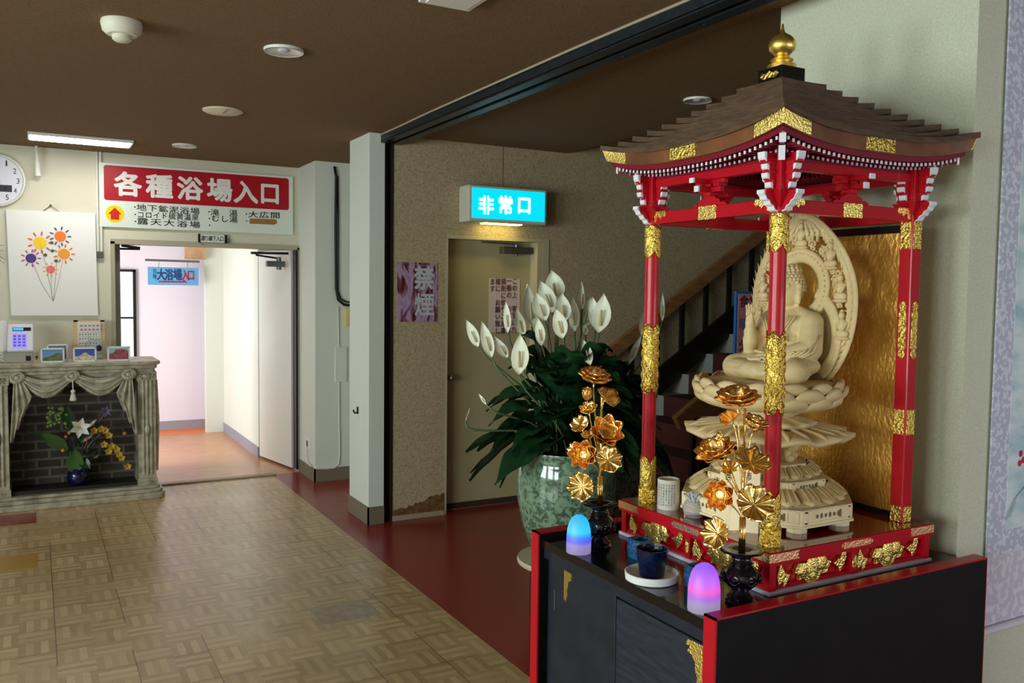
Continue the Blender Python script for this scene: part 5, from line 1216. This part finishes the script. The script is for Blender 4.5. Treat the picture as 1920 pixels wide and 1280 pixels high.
petal_slope(0.245, 0.952, 0.185, 0.99, 20, 'petal_slope', bu)
t2 = otier(0.182, 0.986, 1.018, STATL, 'base_tier', bu); face_panels(0.182, 0.989, 1.016, t2, 0)
petal_slope(0.165, 1.018, 0.125, 1.046, 20, 'petal_slope', bu)
t3 = otier(0.125, 1.044, 1.06, STATL, 'base_tier', bu)
# cloud-like stems under the leaf disc
mb = MB().cyl((SX, SY, 1.055), (SX, SY, 1.24), 0.035, 16)
for i in range(8):
    a = PI/4*i+0.2; d = V3(math.cos(a), math.sin(a), 0); c = V3(SX, SY, 0)
    mb.tube([c+d*0.05+Z3*1.062, c+d*0.085+Z3*1.075, c+d*0.075+Z3*1.10, c+d*0.11+Z3*1.12, c+d*0.13+Z3*1.135], [0.014, 0.02, 0.016, 0.02, 0.008], 8)
    mb.ell(c+d*0.085+Z3*1.072, (0.02, 0.02, 0.014), 10, 7)
mb.build('cloud_stem', STAT, bu, smooth=60)
# lotus-leaf canopy with wavy drooping rim
def ldisc(R, z, amp, drop, nr=9):
    def f(u, v):
        a = 2*PI*u; r = R*v*(1+0.05*math.sin(a*12)*v)
        return (SX+r*math.cos(a), SY+r*math.sin(a), z - drop*v**3 + amp*math.sin(a*12)*v**2)
    return MB().grid(f, 96, nr, cu=True)
ldisc(0.262, 1.168, 0.008, 0.018).build('lotus_leaf_disc', STAT, bu, smooth=180, solid=0.012)
mb = MB()
for i in range(24):
    a = 2*PI*i/24; d = V3(math.cos(a), math.sin(a), 0); mb.tube([V3(SX, SY, 1.178)+d*0.06, V3(SX, SY, 1.176)+d*0.15, V3(SX, SY, 1.166)+d*0.225, V3(SX, SY, 1.155)+d*0.255], [0.006, 0.008, 0.008, 0.004], 6)
mb.build('leaf_ribs', STAT, bu, smooth=180)
ldisc(0.15, 1.20, 0.006, 0.02).build('upper_leaf_disc', STAT, bu, smooth=180, solid=0.012)
MB().lathe([(0.07, 1.195), (0.09, 1.21), (0.12, 1.222), (0.10, 1.24), (0.0, 1.24)], (SX, SY, 0), 32).build('lotus_neck', STATL, bu, smooth=50)
# lotus throne
lt = MB().lathe([(0.09, 1.225), (0.17, 1.245), (0.205, 1.285), (0.205, 1.318), (0.19, 1.322), (0.0, 1.322)], (SX, SY, 0), 40).build('lotus_throne', STAT, bu, smooth=50)
mb = MB()
for row_, (r0, z0, r1, z1, npt, ph_) in enumerate(((0.10, 1.228, 0.205, 1.258, 14, 0), (0.165, 1.238, 0.235, 1.285, 14, .5), (0.19, 1.262, 0.245, 1.312, 14, 0), (0.195, 1.285, 0.235, 1.330, 14, .5))):
    for i in range(npt):
        a = 2*PI*(i+ph_)/npt; hw = PI/npt*1.12
        def f(u, v):
            t = v*2-1; wv = hw*(math.sin(PI*(0.22+0.72*u))**0.6 if u < 0.97 else 0.25)
            r = r0+(r1-r0)*math.sin(u*PI/2) - 0.010*t*t + 0.008*math.sin(PI*u); z = z0+(z1-z0)*u**1.6 + 0.006*(1-t*t)*u*0
            return (SX+r*math.cos(a+t*wv), SY+r*math.sin(a+t*wv), z)
        mb.grid(f, 9, 7)
mb.build('throne_petals', STAT, lt, smooth=180, solid=0.006)
# body: one continuous carved figure facing -X
def P(f, l, z): return V3(SX + 0.055 - f, SY + l, z)     # f forward, l towards its own right hand side (+Y), z height
b = MB()
b.ell(P(0.0, 0, 1.372), (0.10, 0.145, 0.048), 24, 14)           # lap
for s_ in (-1, 1):
    b.cap(P(-0.02, s_*0.055, 1.365), P(0.075, s_*0.135, 1.357), 0.05, 0.043)          # thighs out to the knees
    b.cap(P(0.085, s_*0.13, 1.352), P(0.125, -s_*0.02, 1.355), 0.038, 0.03)          # crossed shins
b.ell(P(0.06, 0, 1.35), (0.095, 0.14, 0.03), 24, 10)
b.ell(P(-0.03, 0, 1.43), (0.066, 0.080, 0.085), 20, 14)         # belly
b.ell(P(-0.035, 0, 1.505), (0.058, 0.086, 0.058), 20, 14)          # chest
for s_ in (-1, 1): b.cap(P(-0.04, s_*0.035, 1.538), P(-0.04, s_*0.085, 1.518), 0.030, 0.032)
b.cap(P(-0.035, 0, 1.53), P(-0.03, 0, 1.575), 0.033, 0.029)     # neck
# its left arm resting on the lap
b.cap(P(-0.04, -0.092, 1.512), P(-0.015, -0.112, 1.425), 0.038, 0.037); b.cap(P(-0.015, -0.112, 1.425), P(0.075, -0.05, 1.405), 0.037, 0.021)
b.cap(P(0.075, -0.05, 1.403), P(0.10, 0.0, 1.398), 0.017, 0.013)
# its right arm raised, palm forward
b.cap(P(-0.04, 0.092, 1.512), P(-0.01, 0.118, 1.435), 0.038, 0.036); b.cap(P(-0.01, 0.118, 1.435), P(0.045, 0.098, 1.475), 0.033, 0.023)
b.cap(P(0.04, 0.10, 1.448), P(0.035, 0.115, 1.395), 0.028, 0.016)  # hanging sleeve
b.cap(P(0.046, 0.096, 1.478), P(0.052, 0.092, 1.508), 0.0155, 0.018)
# head
HF = -0.022
b.ell(P(HF-0.008, 0, 1.622), (0.050, 0.046, 0.062), 22, 16); b.ell(P(HF+0.004, 0, 1.592), (0.041, 0.039, 0.034), 18, 12)
b.ell(P(HF-0.015, 0, 1.676), (0.03, 0.03, 0.022), 16, 10)          # ushnisha
b.cap(P(HF+0.043, 0, 1.628), P(HF+0.052, 0, 1.605), 0.005, 0.0085)      # nose
b.cap(P(HF+0.042, -0.012, 1.588), P(HF+0.042, 0.012, 1.588), 0.0055); b.ell(P(HF+0.038, 0, 1.572), (0.014, 0.014, 0.010), 10, 8)
for s_ in (-1, 1):
    b.cap(P(HF+0.040, s_*0.009, 1.635), P(HF+0.031, s_*0.034, 1.634), 0.006, 0.004); b.ell(P(HF+0.034, s_*0.02, 1.622), (0.010, 0.013, 0.006), 10, 8)
    b.cap(P(HF-0.005, s_*0.047, 1.635), P(HF-0.004, s_*0.045, 1.578), 0.009, 0.0075)       # long ears
body = b.build('body', STAT, bu, remesh=0.0042)
# robe folds
mb = MB()
for k in range(5):
    mb.tube([P(0.015-0.004*k, 0.078-0.012*k, 1.535-0.002*k), P(0.024, 0.048-0.014*k, 1.485-0.012*k), P(0.034, 0.0-0.01*k, 1.445-0.012*k), P(0.026, -0.045, 1.43-0.012*k)], 0.0032, 6)
for k in range(4):
    mb.tube([P(0.012, -0.068+0.01*k, 1.535), P(0.024, -0.042+0.012*k, 1.49), P(0.028, -0.05+0.01*k, 1.45)], 0.003, 6)
for k in range(6):
    mb.tube([P(0.06+0.006*k, 0.162-0.018*k, 1.345+0.004*k), P(0.118-0.002*k, 0.075-0.01*k, 1.338+0.012*k), P(0.13-0.004*k, 0, 1.335+0.012*k), P(0.115, -0.085+0.01*k, 1.338+0.012*k), P(0.06+0.006*k, -0.162+0.018*k, 1.345+0.004*k)], 0.0042, 6)
for k in range(5):
    mb.tube([P(-0.025+0.013*k, -0.143+0.006*k, 1.475-0.018*k), P(0.01+0.012*k, -0.146+0.01*k, 1.42), P(0.055, -0.108+0.012*k, 1.388)], 0.0036, 6)
mb.build('robe_folds', STAT, bu, smooth=180)
# snail-curl hair
mb = MB()
for j in range(10):
    th = math.radians(8+11*j); n_ = max(1, int(26*math.sin(th)))
    for i in range(n_):
        a = 2*PI*(i+(j % 2)*0.5)/n_; d = V3(math.sin(th)*math.cos(a), math.sin(th)*math.sin(a), math.cos(th))
        c_ = P(HF-0.010, 0, 1.626); q = c_+V3(d.x*0.051, d.y*0.047, d.z*0.062)
        if q.z < 1.648-(0.034 if d.x > -0.3 else 0): continue
        mb.ell(q, 0.0074, 8, 6)
for j in range(4):
    th = math.radians(10+22*j); n_ = max(1, int(14*math.sin(th)))
    for i in range(n_):
        a = 2*PI*(i+(j % 2)*0.5)/n_; mb.ell(P(HF-0.015, 0, 1.678)+V3(0.031*math.sin(th)*math.cos(a), 0.031*math.sin(th)*math.sin(a), 0.022*math.cos(th)), 0.0072, 8, 6)
mb.build('curled_hair', STAT, bu, smooth=180)
# raised hand with five fingers
hd = MB(); hy = 0.090; hd.ell(P(0.056, hy, 1.517), (0.010, 0.018, 0.022), 14, 10)
for i, (l, L) in enumerate(((0.014, 0.030), (0.005, 0.035), (-0.005, 0.032), (-0.014, 0.024))):
    a_ = P(0.056, hy+l, 1.534); m_ = P(0.053, hy+l*1.15, 1.534+L*0.55); e_ = P(0.057, hy+l*1.2, 1.534+L)
    hd.cap(a_, m_, 0.0048, 0.0045, 8).cap(m_, e_, 0.0045, 0.0036, 8)
hd.cap(P(0.058, hy-0.014, 1.51), P(0.068, hy-0.022, 1.525), 0.006, 0.005, 8).cap(P(0.068, hy-0.022, 1.525), P(0.07, hy-0.02, 1.54), 0.005, 0.004, 8)
hd.build('raised_hand', STAT, bu, smooth=180)
hd = MB()
for i in range(4):
    hd.cap(P(0.098+0.006*i, -0.02, 1.402-0.003*i), P(0.106+0.006*i, 0.012, 1.399-0.003*i), 0.0055, 0.005, 8).cap(P(0.106+0.006*i, 0.012, 1.399-0.003*i), P(0.107+0.005*i, 0.036-0.003*i, 1.401-0.003*i), 0.005, 0.004, 8)
hd.cap(P(0.09, -0.01, 1.412), P(0.098, 0.018, 1.417), 0.006, 0.005, 8)
hd.build('resting_hand', STAT, bu, smooth=180)
# halo: openwork flame mandorla
HX = SX+0.150
def HP(l, z, dx=0.0): return V3(HX+dx, SY+l, z)
ha = root_h = None
def mand(u):
    """outline of the mandorla, u from 0 (lower right) over the tip to 1 (lower left); returns l, z"""
    a = math.radians(-58 + (296)*u)
    l = -0.222*math.cos(a); z = 1.575 + 0.295*math.sin(a)
    if z > 1.6: l *= (1-0.30*((z-1.6)/0.27)**2.2)
    return l, z
def ringband(s0, s1, th, bump=0):
    g = MB()
    def f(u, v):
        l, z = mand(u); q = s0+(s1-s0)*v; return HP(l*q, 1.56+(z-1.56)*q, -bump*math.sin(PI*v))
    return g.grid(f, 72, 6)
rim = ringband(0.965, 1.0, 0.012, 0.004).build('halo_rim', STAT, bu, smooth=180, solid=0.014)
# inner aureoles
mb = MB()
def ring(cz, R, w_, t_, squash=1.0, a0=0, a1=360):
    def f(u, v):
        a = math.radians(a0+(a1-a0)*u); r = R+w_*(v-0.5); return HP(r*math.cos(a)*squash, cz+r*math.sin(a), -0.012-0.006*math.sin(PI*v))
    mb.grid(f, 60, 5)
ring(1.632, 0.098, 0.034, 0.01); ring(1.632, 0.118, 0.008, 0.01)
ring(1.47, 0.155, 0.03, 0.01, 1.0, -52, 62); ring(1.47, 0.155, 0.03, 0.01, 1.0, 118, 232)
ring(1.47, 0.17, 0.008, 0.01, 1.0, -52, 62); ring(1.47, 0.17, 0.008, 0.01, 1.0, 118, 232)
mb.build('inner_aureole', STAT, bu, smooth=180, solid=0.012)
mb = MB()
for i in range(40):
    a = 2*PI*i/40; mb.ell(HP(0.108*math.cos(a), 1.632+0.108*math.sin(a), -0.022), 0.0042, 7, 5)
mb.build('pearl_beading', STAT, bu, smooth=180)
# backing of the body below the head and tapered foot
mb = MB().grid(lambda u, v: HP((v-0.5)*2*(0.07+0.085*math.sin(PI*u*0.9)), 1.325+0.22*u, 0.004), 14, 9)
mb.build('halo_foot', STAT, bu, smooth=180, solid=0.012)
# scrollwork: curling vines filling the field between aureole and rim
random.seed(2)
mb = MB()
def infield(l, z):
    d1_ = math.hypot(l, z-1.632); 
    if d1_ < 0.125: return False
    if math.hypot(l, z-1.47) < 0.175 and z < 1.56: return False
    a = math.hypot(l/0.222, (z-1.575)/0.295)
    lim = 0.93
    if z > 1.6: l2 = l/(1-0.30*((z-1.6)/0.27)**2.2) if z < 1.87 else 9; a = math.hypot(l2/0.222, (z-1.575)/0.295)
    return a < lim and z > 1.34
cnt = 0
for i in range(900):
    l = random.uniform(-0.22, 0.22); z = random.uniform(1.34, 1.86)
    if not infield(l, z): continue
    R = random.uniform(0.009, 0.016); a0 = random.uniform(0, 2*PI); sgn = random.choice((-1, 1)); cnt += 1
    pts = []
    for k in range(12):
        t = k/11; r = R*(1-0.75*t); a = a0+sgn*t*2*PI*1.2; pts.append(HP(l+r*math.cos(a), z+r*math.sin(a), -0.004-0.006*t+random.uniform(-.001, .001)))
    mb.tube(pts, [0.0042]*8+[0.0045, 0.005, 0.0055, 0.005], 6)
    if cnt > 115: break
mb.build('halo_scrollwork', STAT, bu, smooth=180)
# flames sweeping up along the border
mb = MB()
for side in (-1, 1):
    for k in range(26):
        u = 0.5+side*(0.015+0.475*k/25); l, z = mand(u)
        up_ = V3(0, 0, 1); inn = 0.0
        l0, z0 = mand(0.5+side*min(0.5, (0.015+0.475*k/25)+0.045))
        out = 1.09 if side > 0 else 0.985
        p0 = HP(l0*0.86, 1.56+(z0-1.56)*0.86, -0.004); p1 = HP(l0*0.95, 1.56+(z0-1.56)*0.93+0.012, -0.012); p2 = HP(l*0.93, z*0.995+0.008, -0.010); p3 = HP(l*out, z+(0.024 if side > 0 else 0.006), 0.0)
        mb.tube(bez(p0, p1, p2, p3, 9), [0.005, 0.0075, 0.0085, 0.0085, 0.008, 0.007, 0.005, 0.003, 0.0008], 6, 0.7)
        p3b = HP(l*0.88, z+0.012, -0.006)
        mb.tube(bez(p0, p1, HP(l*0.86, z-0.01, -0.014), p3b, 7), [0.004, 0.006, 0.006, 0.005, 0.004, 0.002, 0.0006], 6, 0.7)
for k in range(7):
    s_ = (k-3)/3; mb.tube([HP(s_*0.06, 1.78, -0.006), HP(s_*0.07, 1.81, -0.014), HP(s_*0.035, 1.845, -0.012), HP(s_*0.02, 1.885-abs(s_)*0.02, 0)], [0.006, 0.008, 0.006, 0.001], 6)
mb.build('halo_flames', STAT, bu, smooth=180)
# little seated attendants on the halo
for (l, z) in ((0, 1.775), (-0.125, 1.705), (0.125, 1.705), (-0.168, 1.60), (0.168, 1.60), (-0.178, 1.48), (0.178, 1.48)):
    q = HP(l, z, -0.016); mb = MB()
    mb.ell(q, (0.014, 0.026, 0.016), 12, 8).ell(q+V3(0, 0, 0.026), (0.012, 0.017, 0.024), 12, 8).ell(q+V3(-0.002, 0, 0.058), (0.010, 0.010, 0.013), 10, 8).ell(q+V3(0, 0, 0.073), (0.006, 0.006, 0.005), 8, 6)
    mb.ell(q+V3(0, 0, -0.014), (0.016, 0.03, 0.008), 12, 6)
    for s_ in (-1, 1): mb.cap(q+V3(0, s_*0.016, 0.036), q+V3(-0.012, s_*0.012, 0.014), 0.006, 0.005, 8)
    mb.tube([q+V3(0.008, 0.026*math.cos(t), 0.045+0.03*math.sin(t)) for t in [PI*i/8 for i in range(9)]], 0.003, 6)
    mb.build('attendant_figure', STAT, bu, smooth=180)
MB().box(HX+0.0, HX+0.03, SY-0.02, SY+0.02, 1.30, 1.42).build('halo_post', STAT, bu)

# ================================================================== OFFERINGS IN THE SHRINE
def plaque(c, w_, h, lean, yaw, label, col_text, taper=0.85):
    r = root('wooden_plaque', c, label, 'plaque')
    n = V3(-math.cos(yaw)*math.cos(lean), math.sin(yaw)*math.cos(lean)*-1, math.sin(lean)); t = Z3.cross(n).normalized(); u = n.cross(t)
    t = -t if False else t
    base_ = Vector(c)
    MB().prism([(-w_/2, 0), (w_/2, 0), (w_/2*taper, h*0.97), (w_/2*taper*0.6, h), (-w_/2*taper*0.6, h), (-w_/2*taper, h*0.97)], base_-n*0.012, t, u, n*0.012).build('board', STATL, r)
    mb = MB()
    vline(mb, col_text, base_+u*(h*0.86), t, u, h*0.8/len(col_text), w_*0.30, h*0.42/len(col_text), 0.01, lift=0.0006); mb.build('brush_writing', INK, r)
    return r
q1 = onplane(1412, 998, 2, ZP); q2 = onplane(1372, 1008, 2, ZP)
plaque((1.880, 1.925, ZP), 0.085, 0.255, 0.22, 0.62, 'tall pale wooden plaque with brush writing leaning in front of the statue base', '薬師如来')
plaque((1.846, 1.975, ZP), 0.06, 0.19, 0.30, 0.62, 'shorter pale wooden plaque leaning to the left of the tall plaque', '奉納')
# white cylinder with printed text
cc = onplane(1245, 945, 2, ZP); cc = V3(1.862, 2.262, ZP)
cy_ = root('paper_cylinder', cc, 'white candle-like cylinder printed with columns of tiny text beside the left gold post', 'candle')
MB().lathe([(0.0, 0.0), (0.036, 0.0), (0.037, 0.002), (0.037, 0.098), (0.036, 0.101), (0.032, 0.101), (0.03, 0.097), (0.0, 0.096)], cc, 36).build('candle_body', mat('pale_wax', (216, 214, 200), 0.6), cy_, smooth=50)
mb = MB(); SUT = '観自在菩薩行深般若波羅蜜多時照見五蘊皆空度一切苦厄'
for k in range(9):
    a = math.radians(150+k*14); n = V3(math.cos(a), math.sin(a), 0); t = Z3.cross(n)
    for j in range(8): put(mb, SUT[(k*8+j) % len(SUT)], cc+n*0.0372+Z3*(0.084-0.0095*j), t, Z3, 0.0065, 0.0085, 0.0, 0.0003)
mb.build('printed_text', mat('grey_ink', (96, 90, 84), 0.7), cy_)
# crystal lotus
kc = V3(1.868, 2.135, ZP)
kl = root('crystal_lotus', kc, 'small clear crystal lotus candle holder in front of the statue', 'candle holder')
mb = MB()
mb.lathe([(0.0, 0), (0.026, 0.001), (0.038, 0.014), (0.041, 0.03), (0.034, 0.046), (0.03, 0.052), (0.0, 0.05)], kc, 11); mb.build('faceted_bowl', CRYST, kl)
mb = MB()
for j in range(3):
    for i in range(10):
        a = 2*PI*(i+j*0.5)/10; d = V3(math.cos(a), math.sin(a), 0); r0 = 0.026-0.006*j; L = 0.026-0.004*j
        leafgrid(mb, kc+d*r0*0.6+Z3*0.048, kc+d*(r0+0.012-0.006*j)+Z3*(0.055+L*0.7+0.006*j), 0.013, -d+Z3*0.6)
mb.build('crystal_petals', mat('frosted_crystal', (236, 236, 240), 0.2, trans=0.3), kl, solid=0.0015)

# ================================================================== OFFERINGS ON THE CABINET
def led(c, r_, h, label, stops, st_):
    o = root('candle_lamp', c, label, 'lamp')
    pr = [(0.0, 0.0), (r_*0.98, 0.0), (r_, 0.003), (r_*1.0, h*0.25), (r_*0.985, h*0.45), (r_*0.93, h*0.62), (r_*0.80, h*0.79), (r_*0.58, h*0.915), (r_*0.3, h*0.98), (0.0, h)]
    MB().lathe(pr, c, 40).build('glowing_shell', zgrad_emit('lamp_'+label.split()[0], (84, 80, 92), stops, st_), o, smooth=60)
    return o
led(V3(1.545, 2.325, ZC), 0.0405, 0.124, 'turquoise glowing dome shaped candle lamp at the far end of the cabinet top', [(0.0, (130, 120, 160)), (0.24, (140, 128, 200)), (0.34, (84, 84, 235)), (0.45, (20, 130, 255)), (0.58, (0, 205, 255)), (1.0, (0, 180, 255))], 1.0)
led(V3(1.560, 1.738, ZC), 0.0435, 0.128, 'magenta glowing dome shaped candle lamp at the near end of the cabinet top', [(0.0, (140, 130, 150)), (0.2, (150, 132, 180)), (0.33, (166, 84, 220)), (0.47, (232, 80, 205)), (0.66, (196, 84, 255)), (1.0, (140, 78, 250))], 1.0)
pc_ = V3(1.590, 2.0, ZC)
pt = tag(MB().lathe([(0.0, 0.0), (0.073, 0.0), (0.078, 0.003), (0.080, 0.023), (0.0775, 0.025), (0.0745, 0.023), (0.073, 0.011), (0.0, 0.010)], pc_, 48).build('offering_dish', mat('matt_white_ceramic', (222, 226, 224), 0.5), smooth=50), 'round white rimmed dish on the cabinet under the blue cup', 'dish')
cpz = pc_+V3(0, 0, 0.0105)
tag(MB().lathe([(0.0, 0.0), (0.032, 0.0), (0.037, 0.004), (0.047, 0.080), (0.048, 0.084), (0.045, 0.084), (0.044, 0.08), (0.034, 0.01), (0.0, 0.009)], cpz, 40).build('glass_cup', mat('midnight_glass', (10, 24, 58), 0.2, trans=0.2, nvar=0.4, nscale=60, bump=0.2, bscale=60), smooth=50), 'dark blue glass cup standing on the white dish', 'cup')
def cube_holder(c, label):
    r = root('glass_holder', c, label, 'candle holder')
    mb = MB(); n = 24
    def f(u, v):
        a = 2*PI*u; s_ = 0.031/max(abs(math.cos(a)), abs(math.sin(a)))**0.75; s_ *= (0.93+0.07*math.sin(v*PI)); return (c.x+s_*math.cos(a), c.y+s_*math.sin(a), c.z+0.062*v)
    mb.grid(f, 32, 6, cu=True); mb.f.append(tuple(range(0, 32*6, 6))[::-1])
    mb.build('glass_wall', GLASSB2, r, smooth=60, solid=0.006)
    MB().lathe([(0.0, 0.006), (0.024, 0.006), (0.024, 0.02), (0.0, 0.02)], c, 20).build('wax', mat('blue_wax', (40, 70, 120), 0.5), r)
cube_holder(V3(1.690, 2.185, ZC), 'light blue glass cube holder left of the blue cup')
cube_holder(V3(1.672, 1.885, ZC), 'light blue glass cube holder behind the magenta lamp')
def altar_vase(c, label):
    r = root('altar_vase', c, label, 'vase')
    s_ = 0.95
    pr = [(0.0, 0), (0.042, 0.0), (0.044, 0.006), (0.036, 0.012), (0.040, 0.018), (0.030, 0.026), (0.024, 0.036), (0.034, 0.044), (0.049, 0.058), (0.054, 0.074), (0.050, 0.09), (0.036, 0.104), (0.03, 0.110), (0.035, 0.113), (0.030, 0.118), (0.028, 0.126), (0.038, 0.136), (0.062, 0.144), (0.064, 0.148), (0.060, 0.150), (0.03, 0.144), (0.022, 0.14), (0.0, 0.139)]
    MB().lathe([(a*s_, b) for a, b in pr], c, 40).build('vase_body', NAVYLAC, r, smooth=55)
    mb = MB()
    for i in range(7):
        a = 2*PI*i/7; d = V3(math.cos(a), math.sin(a), 0); t = Z3.cross(d)
        mb.tube([c+d*0.0515+t*(0.014*math.cos(b))+Z3*(0.074+0.013*math.sin(b)) for b in [2*PI*k/10*1.0 for k in range(11)]], 0.0024, 5).ell(c+d*0.052+Z3*0.074, (0.006, 0.006, 0.006), 8, 6)
    mb.build('relief', NAVYLAC, r, smooth=180)
    return r
VN = V3(1.690, 1.736, ZC); VF = V3(1.640, 2.345, ZC)
altar_vase(VN, 'black lacquered vase with a flared lip at the near corner of the cabinet')
altar_vase(VF, 'black lacquered vase with a flared lip beside the turquoise lamp')

# ------------------------------------------------------------------ golden lotus arrangements
def bend_petal(mb, o, A, az, r0, L, W_, open0, curl, cup=0.5):
    """one cupped petal leaving the flower axis; A = (x, y, axis)"""
    X_, Y_, Z_ = A; rad = X_*math.cos(az)+Y_*math.sin(az); tan = Z_.cross(rad); n = 8
    pts = []; r, h = r0, 0.0
    for i in range(n):
        a = open0+curl*(i/(n-1)); pts.append((r, h)); r += math.sin(a)*L/(n-1); h += math.cos(a)*L/(n-1)
    def f(u, v):
        i = min(n-1, int(round(u*(n-1)))); r, h = pts[i]; t = v*2-1; w_ = W_*(math.sin(PI*min(0.97, 0.15+0.82*u))**0.6)
        return o + rad*(r-cup*w_*t*t*0.5) + tan*(t*w_/2) + Z_*(h+cup*w_*t*t*0.3)
    mb.grid(f, n, 5)
def gold_lotus(par, o, axis, R, m, kind='open'):
    A = frame(axis); mb = MB(); o = Vector(o)
    if kind == 'open': rows = ((7, 0.15, 0.95, 0.55, 0.1), (8, 0.2, 1.0, 0.95, -0.15), (9, 0.22, 1.05, 1.3, -0.45))
    elif kind == 'cup': rows = ((6, 0.14, 1.1, 0.5, -0.1), (7, 0.18, 1.25, 0.95, -0.35))
    else: rows = ((4, 0.10, 1.25, 0.42, -0.75), (5, 0.14, 1.2, 0.62, -0.85))
    for k, (n, r0, L, op, cu) in enumerate(rows):
        for i in range(n): bend_petal(mb, o, A, 2*PI*(i+0.5*k)/n, r0*R, L*R, R*0.92, op, cu)
    fl_ = mb.build('gold_lotus_flower', m, par, smooth=180, solid=0.0008)
    if kind != 'bud':
        c = MB().cyl(o-A[2]*0.002, o+A[2]*R*0.35, R*0.16, 12, R*0.26)
        for i in range(18):
            a = 2*PI*i/18; q = o+(A[0]*math.cos(a)+A[1]*math.sin(a))*R*0.3+A[2]*R*0.38; c.cap(o+A[2]*R*0.05, q, R*0.02, R*0.035, 6)
        c.build('seed_head', GOLDF, fl_, smooth=60)
    return fl_
def gold_leaf(par, o, axis, R, m, ruff=8, amp=0.12, fold=0.0):
    X_, Y_, Z_ = frame(axis); o = Vector(o)
    def f(u, v):
        a = 2*PI*u; r = R*v*(1+0.04*math.sin(a*ruff)); return o + X_*(r*math.cos(a)) + Y_*(r*math.sin(a)) + Z_*(R*amp*math.sin(a*ruff)*v**1.2 + 0.28*R*v*v - fold*R*abs(math.cos(a))*-v)
    lf = MB().grid(f, 80, 7, cu=True).build('gold_lotus_leaf', m, par, smooth=180, solid=0.0008)
    mb = MB()
    for i in range(ruff*2):
        a = PI*i/ruff; mb.tube([f(a/(2*PI), v)+Z_*0.0006 for v in (0.05, 0.4, 0.7, 0.97)], 0.0006, 4)
    mb.build('leaf_vein', m, lf)
    return lf
def arrange(vase, dep, items, label, stem_top):
    r = root('gold_lotus_arrangement', vase+V3(0, 0, 0.14), label, 'flowers')
    foot = vase+V3(0, 0, 0.139)
    px = lambda x, y, dd=0.0: atdepth(x, y, dep+dd)
    sm = MB()
    for i in range(7):
        a = 2*PI*i/7; d = V3(math.cos(a), math.sin(a), 0)*0.007
        sm.tube([foot+d, foot+d+Z3*0.05, foot+d*0.9+Z3*0.10], 0.0028, 6)
    sm.tube([foot, foot+Z3*0.1, px(*stem_top)], 0.0035, 8); sm.build('main_stem', GOLDF, r, smooth=180)
    for it in items:
        kind, x, y, size, ax_, dd = it[:6]; m = it[6] if len(it) > 6 else GOLDD
        o = px(x, y, dd); R = size/FPX*dep
        axis = RIGHT*ax_[0]+UP*ax_[1]-FWD*ax_[2]
        if kind in ('open', 'cup', 'bud'): g = gold_lotus(r, o-axis.normalized()*R*0.3, axis, R, m, kind); b0 = o-axis.normalized()*R*0.3
        elif kind == 'fold': g = gold_leaf(r, o, axis, R, m, 6, 0.06, 0.5); b0 = o
        else: g = gold_leaf(r, o, axis, R, m); b0 = o
        hgt = max(0.04, min(0.11, (o.z-foot.z)*0.45)); c1 = foot+Z3*hgt
        MB().tube(bez(c1, c1+Z3*0.05, b0-axis.normalized()*0.035-Z3*0.02, b0-axis.normalized()*0.001, 10), 0.0022, 6).build('stem', GOLDF, g, smooth=180)
    return r
arrange(VN, 2.36, [
    ('open', 1383, 748, 38, (-0.1, 0.9, 0.35), 0), ('fold', 1374, 789, 21, (-0.5, 0.8, 0.3), 0.0, GOLDD), ('cup', 1414, 798, 25, (0.25, 0.9, 0.35), 0.01, GOLDF),
    ('open', 1342, 846, 36, (-0.35, 0.85, 0.4), -0.01), ('bud', 1350, 822, 14, (-0.1, 1, 0.2), 0.0, GOLDF), ('leaf', 1408, 868, 34, (0.15, 0.75, 0.6), -0.02, GOLDF), ('leaf', 1370, 878, 18, (-0.5, 0.7, 0.5), 0.0, GOLDF),
    ('cup', 1350, 927, 28, (-0.35, 0.1, 0.95), -0.02), ('leaf', 1413, 945, 35, (0.1, 0.45, 0.9), -0.05, GOLDF), ('leaf', 1345, 1000, 30, (-0.75, 0.25, 0.6), -0.03, GOLDF)],
    'gilt metal lotus flowers and leaves in the near black vase', (1397, 765))
arrange(VF, 2.80, [
    ('open', 1115, 707, 29, (0.15, 0.9, 0.4), 0), ('bud', 1101, 744, 20, (-0.05, 1, 0.25), 0.0), ('fold', 1133, 750, 24, (0.45, 0.7, 0.5), 0.0, GOLDF), ('cup', 1104, 770, 17, (-0.2, 0.8, 0.6), 0, GOLDF),
    ('leaf', 1088, 796, 18, (-0.4, 0.6, 0.7), 0.0, GOLDF), ('cup', 1136, 812, 31, (0.1, 0.45, 0.9), -0.02), ('leaf', 1105, 816, 15, (-0.2, 0.9, 0.4), 0.0, GOLDF),
    ('cup', 1094, 852, 26, (-0.25, 0.15, 0.95), -0.02), ('leaf', 1077, 842, 14, (-0.6, 0.5, 0.6), 0.03, GOLDF), ('leaf', 1140, 862, 25, (0.25, 0.35, 0.9), -0.03, GOLDF), ('leaf', 1092, 912, 27, (-0.55, 0.1, 0.85), -0.02, GOLDF)],
    'gilt metal lotus flowers and leaves in the far black vase before the peace lily', (1128, 735))
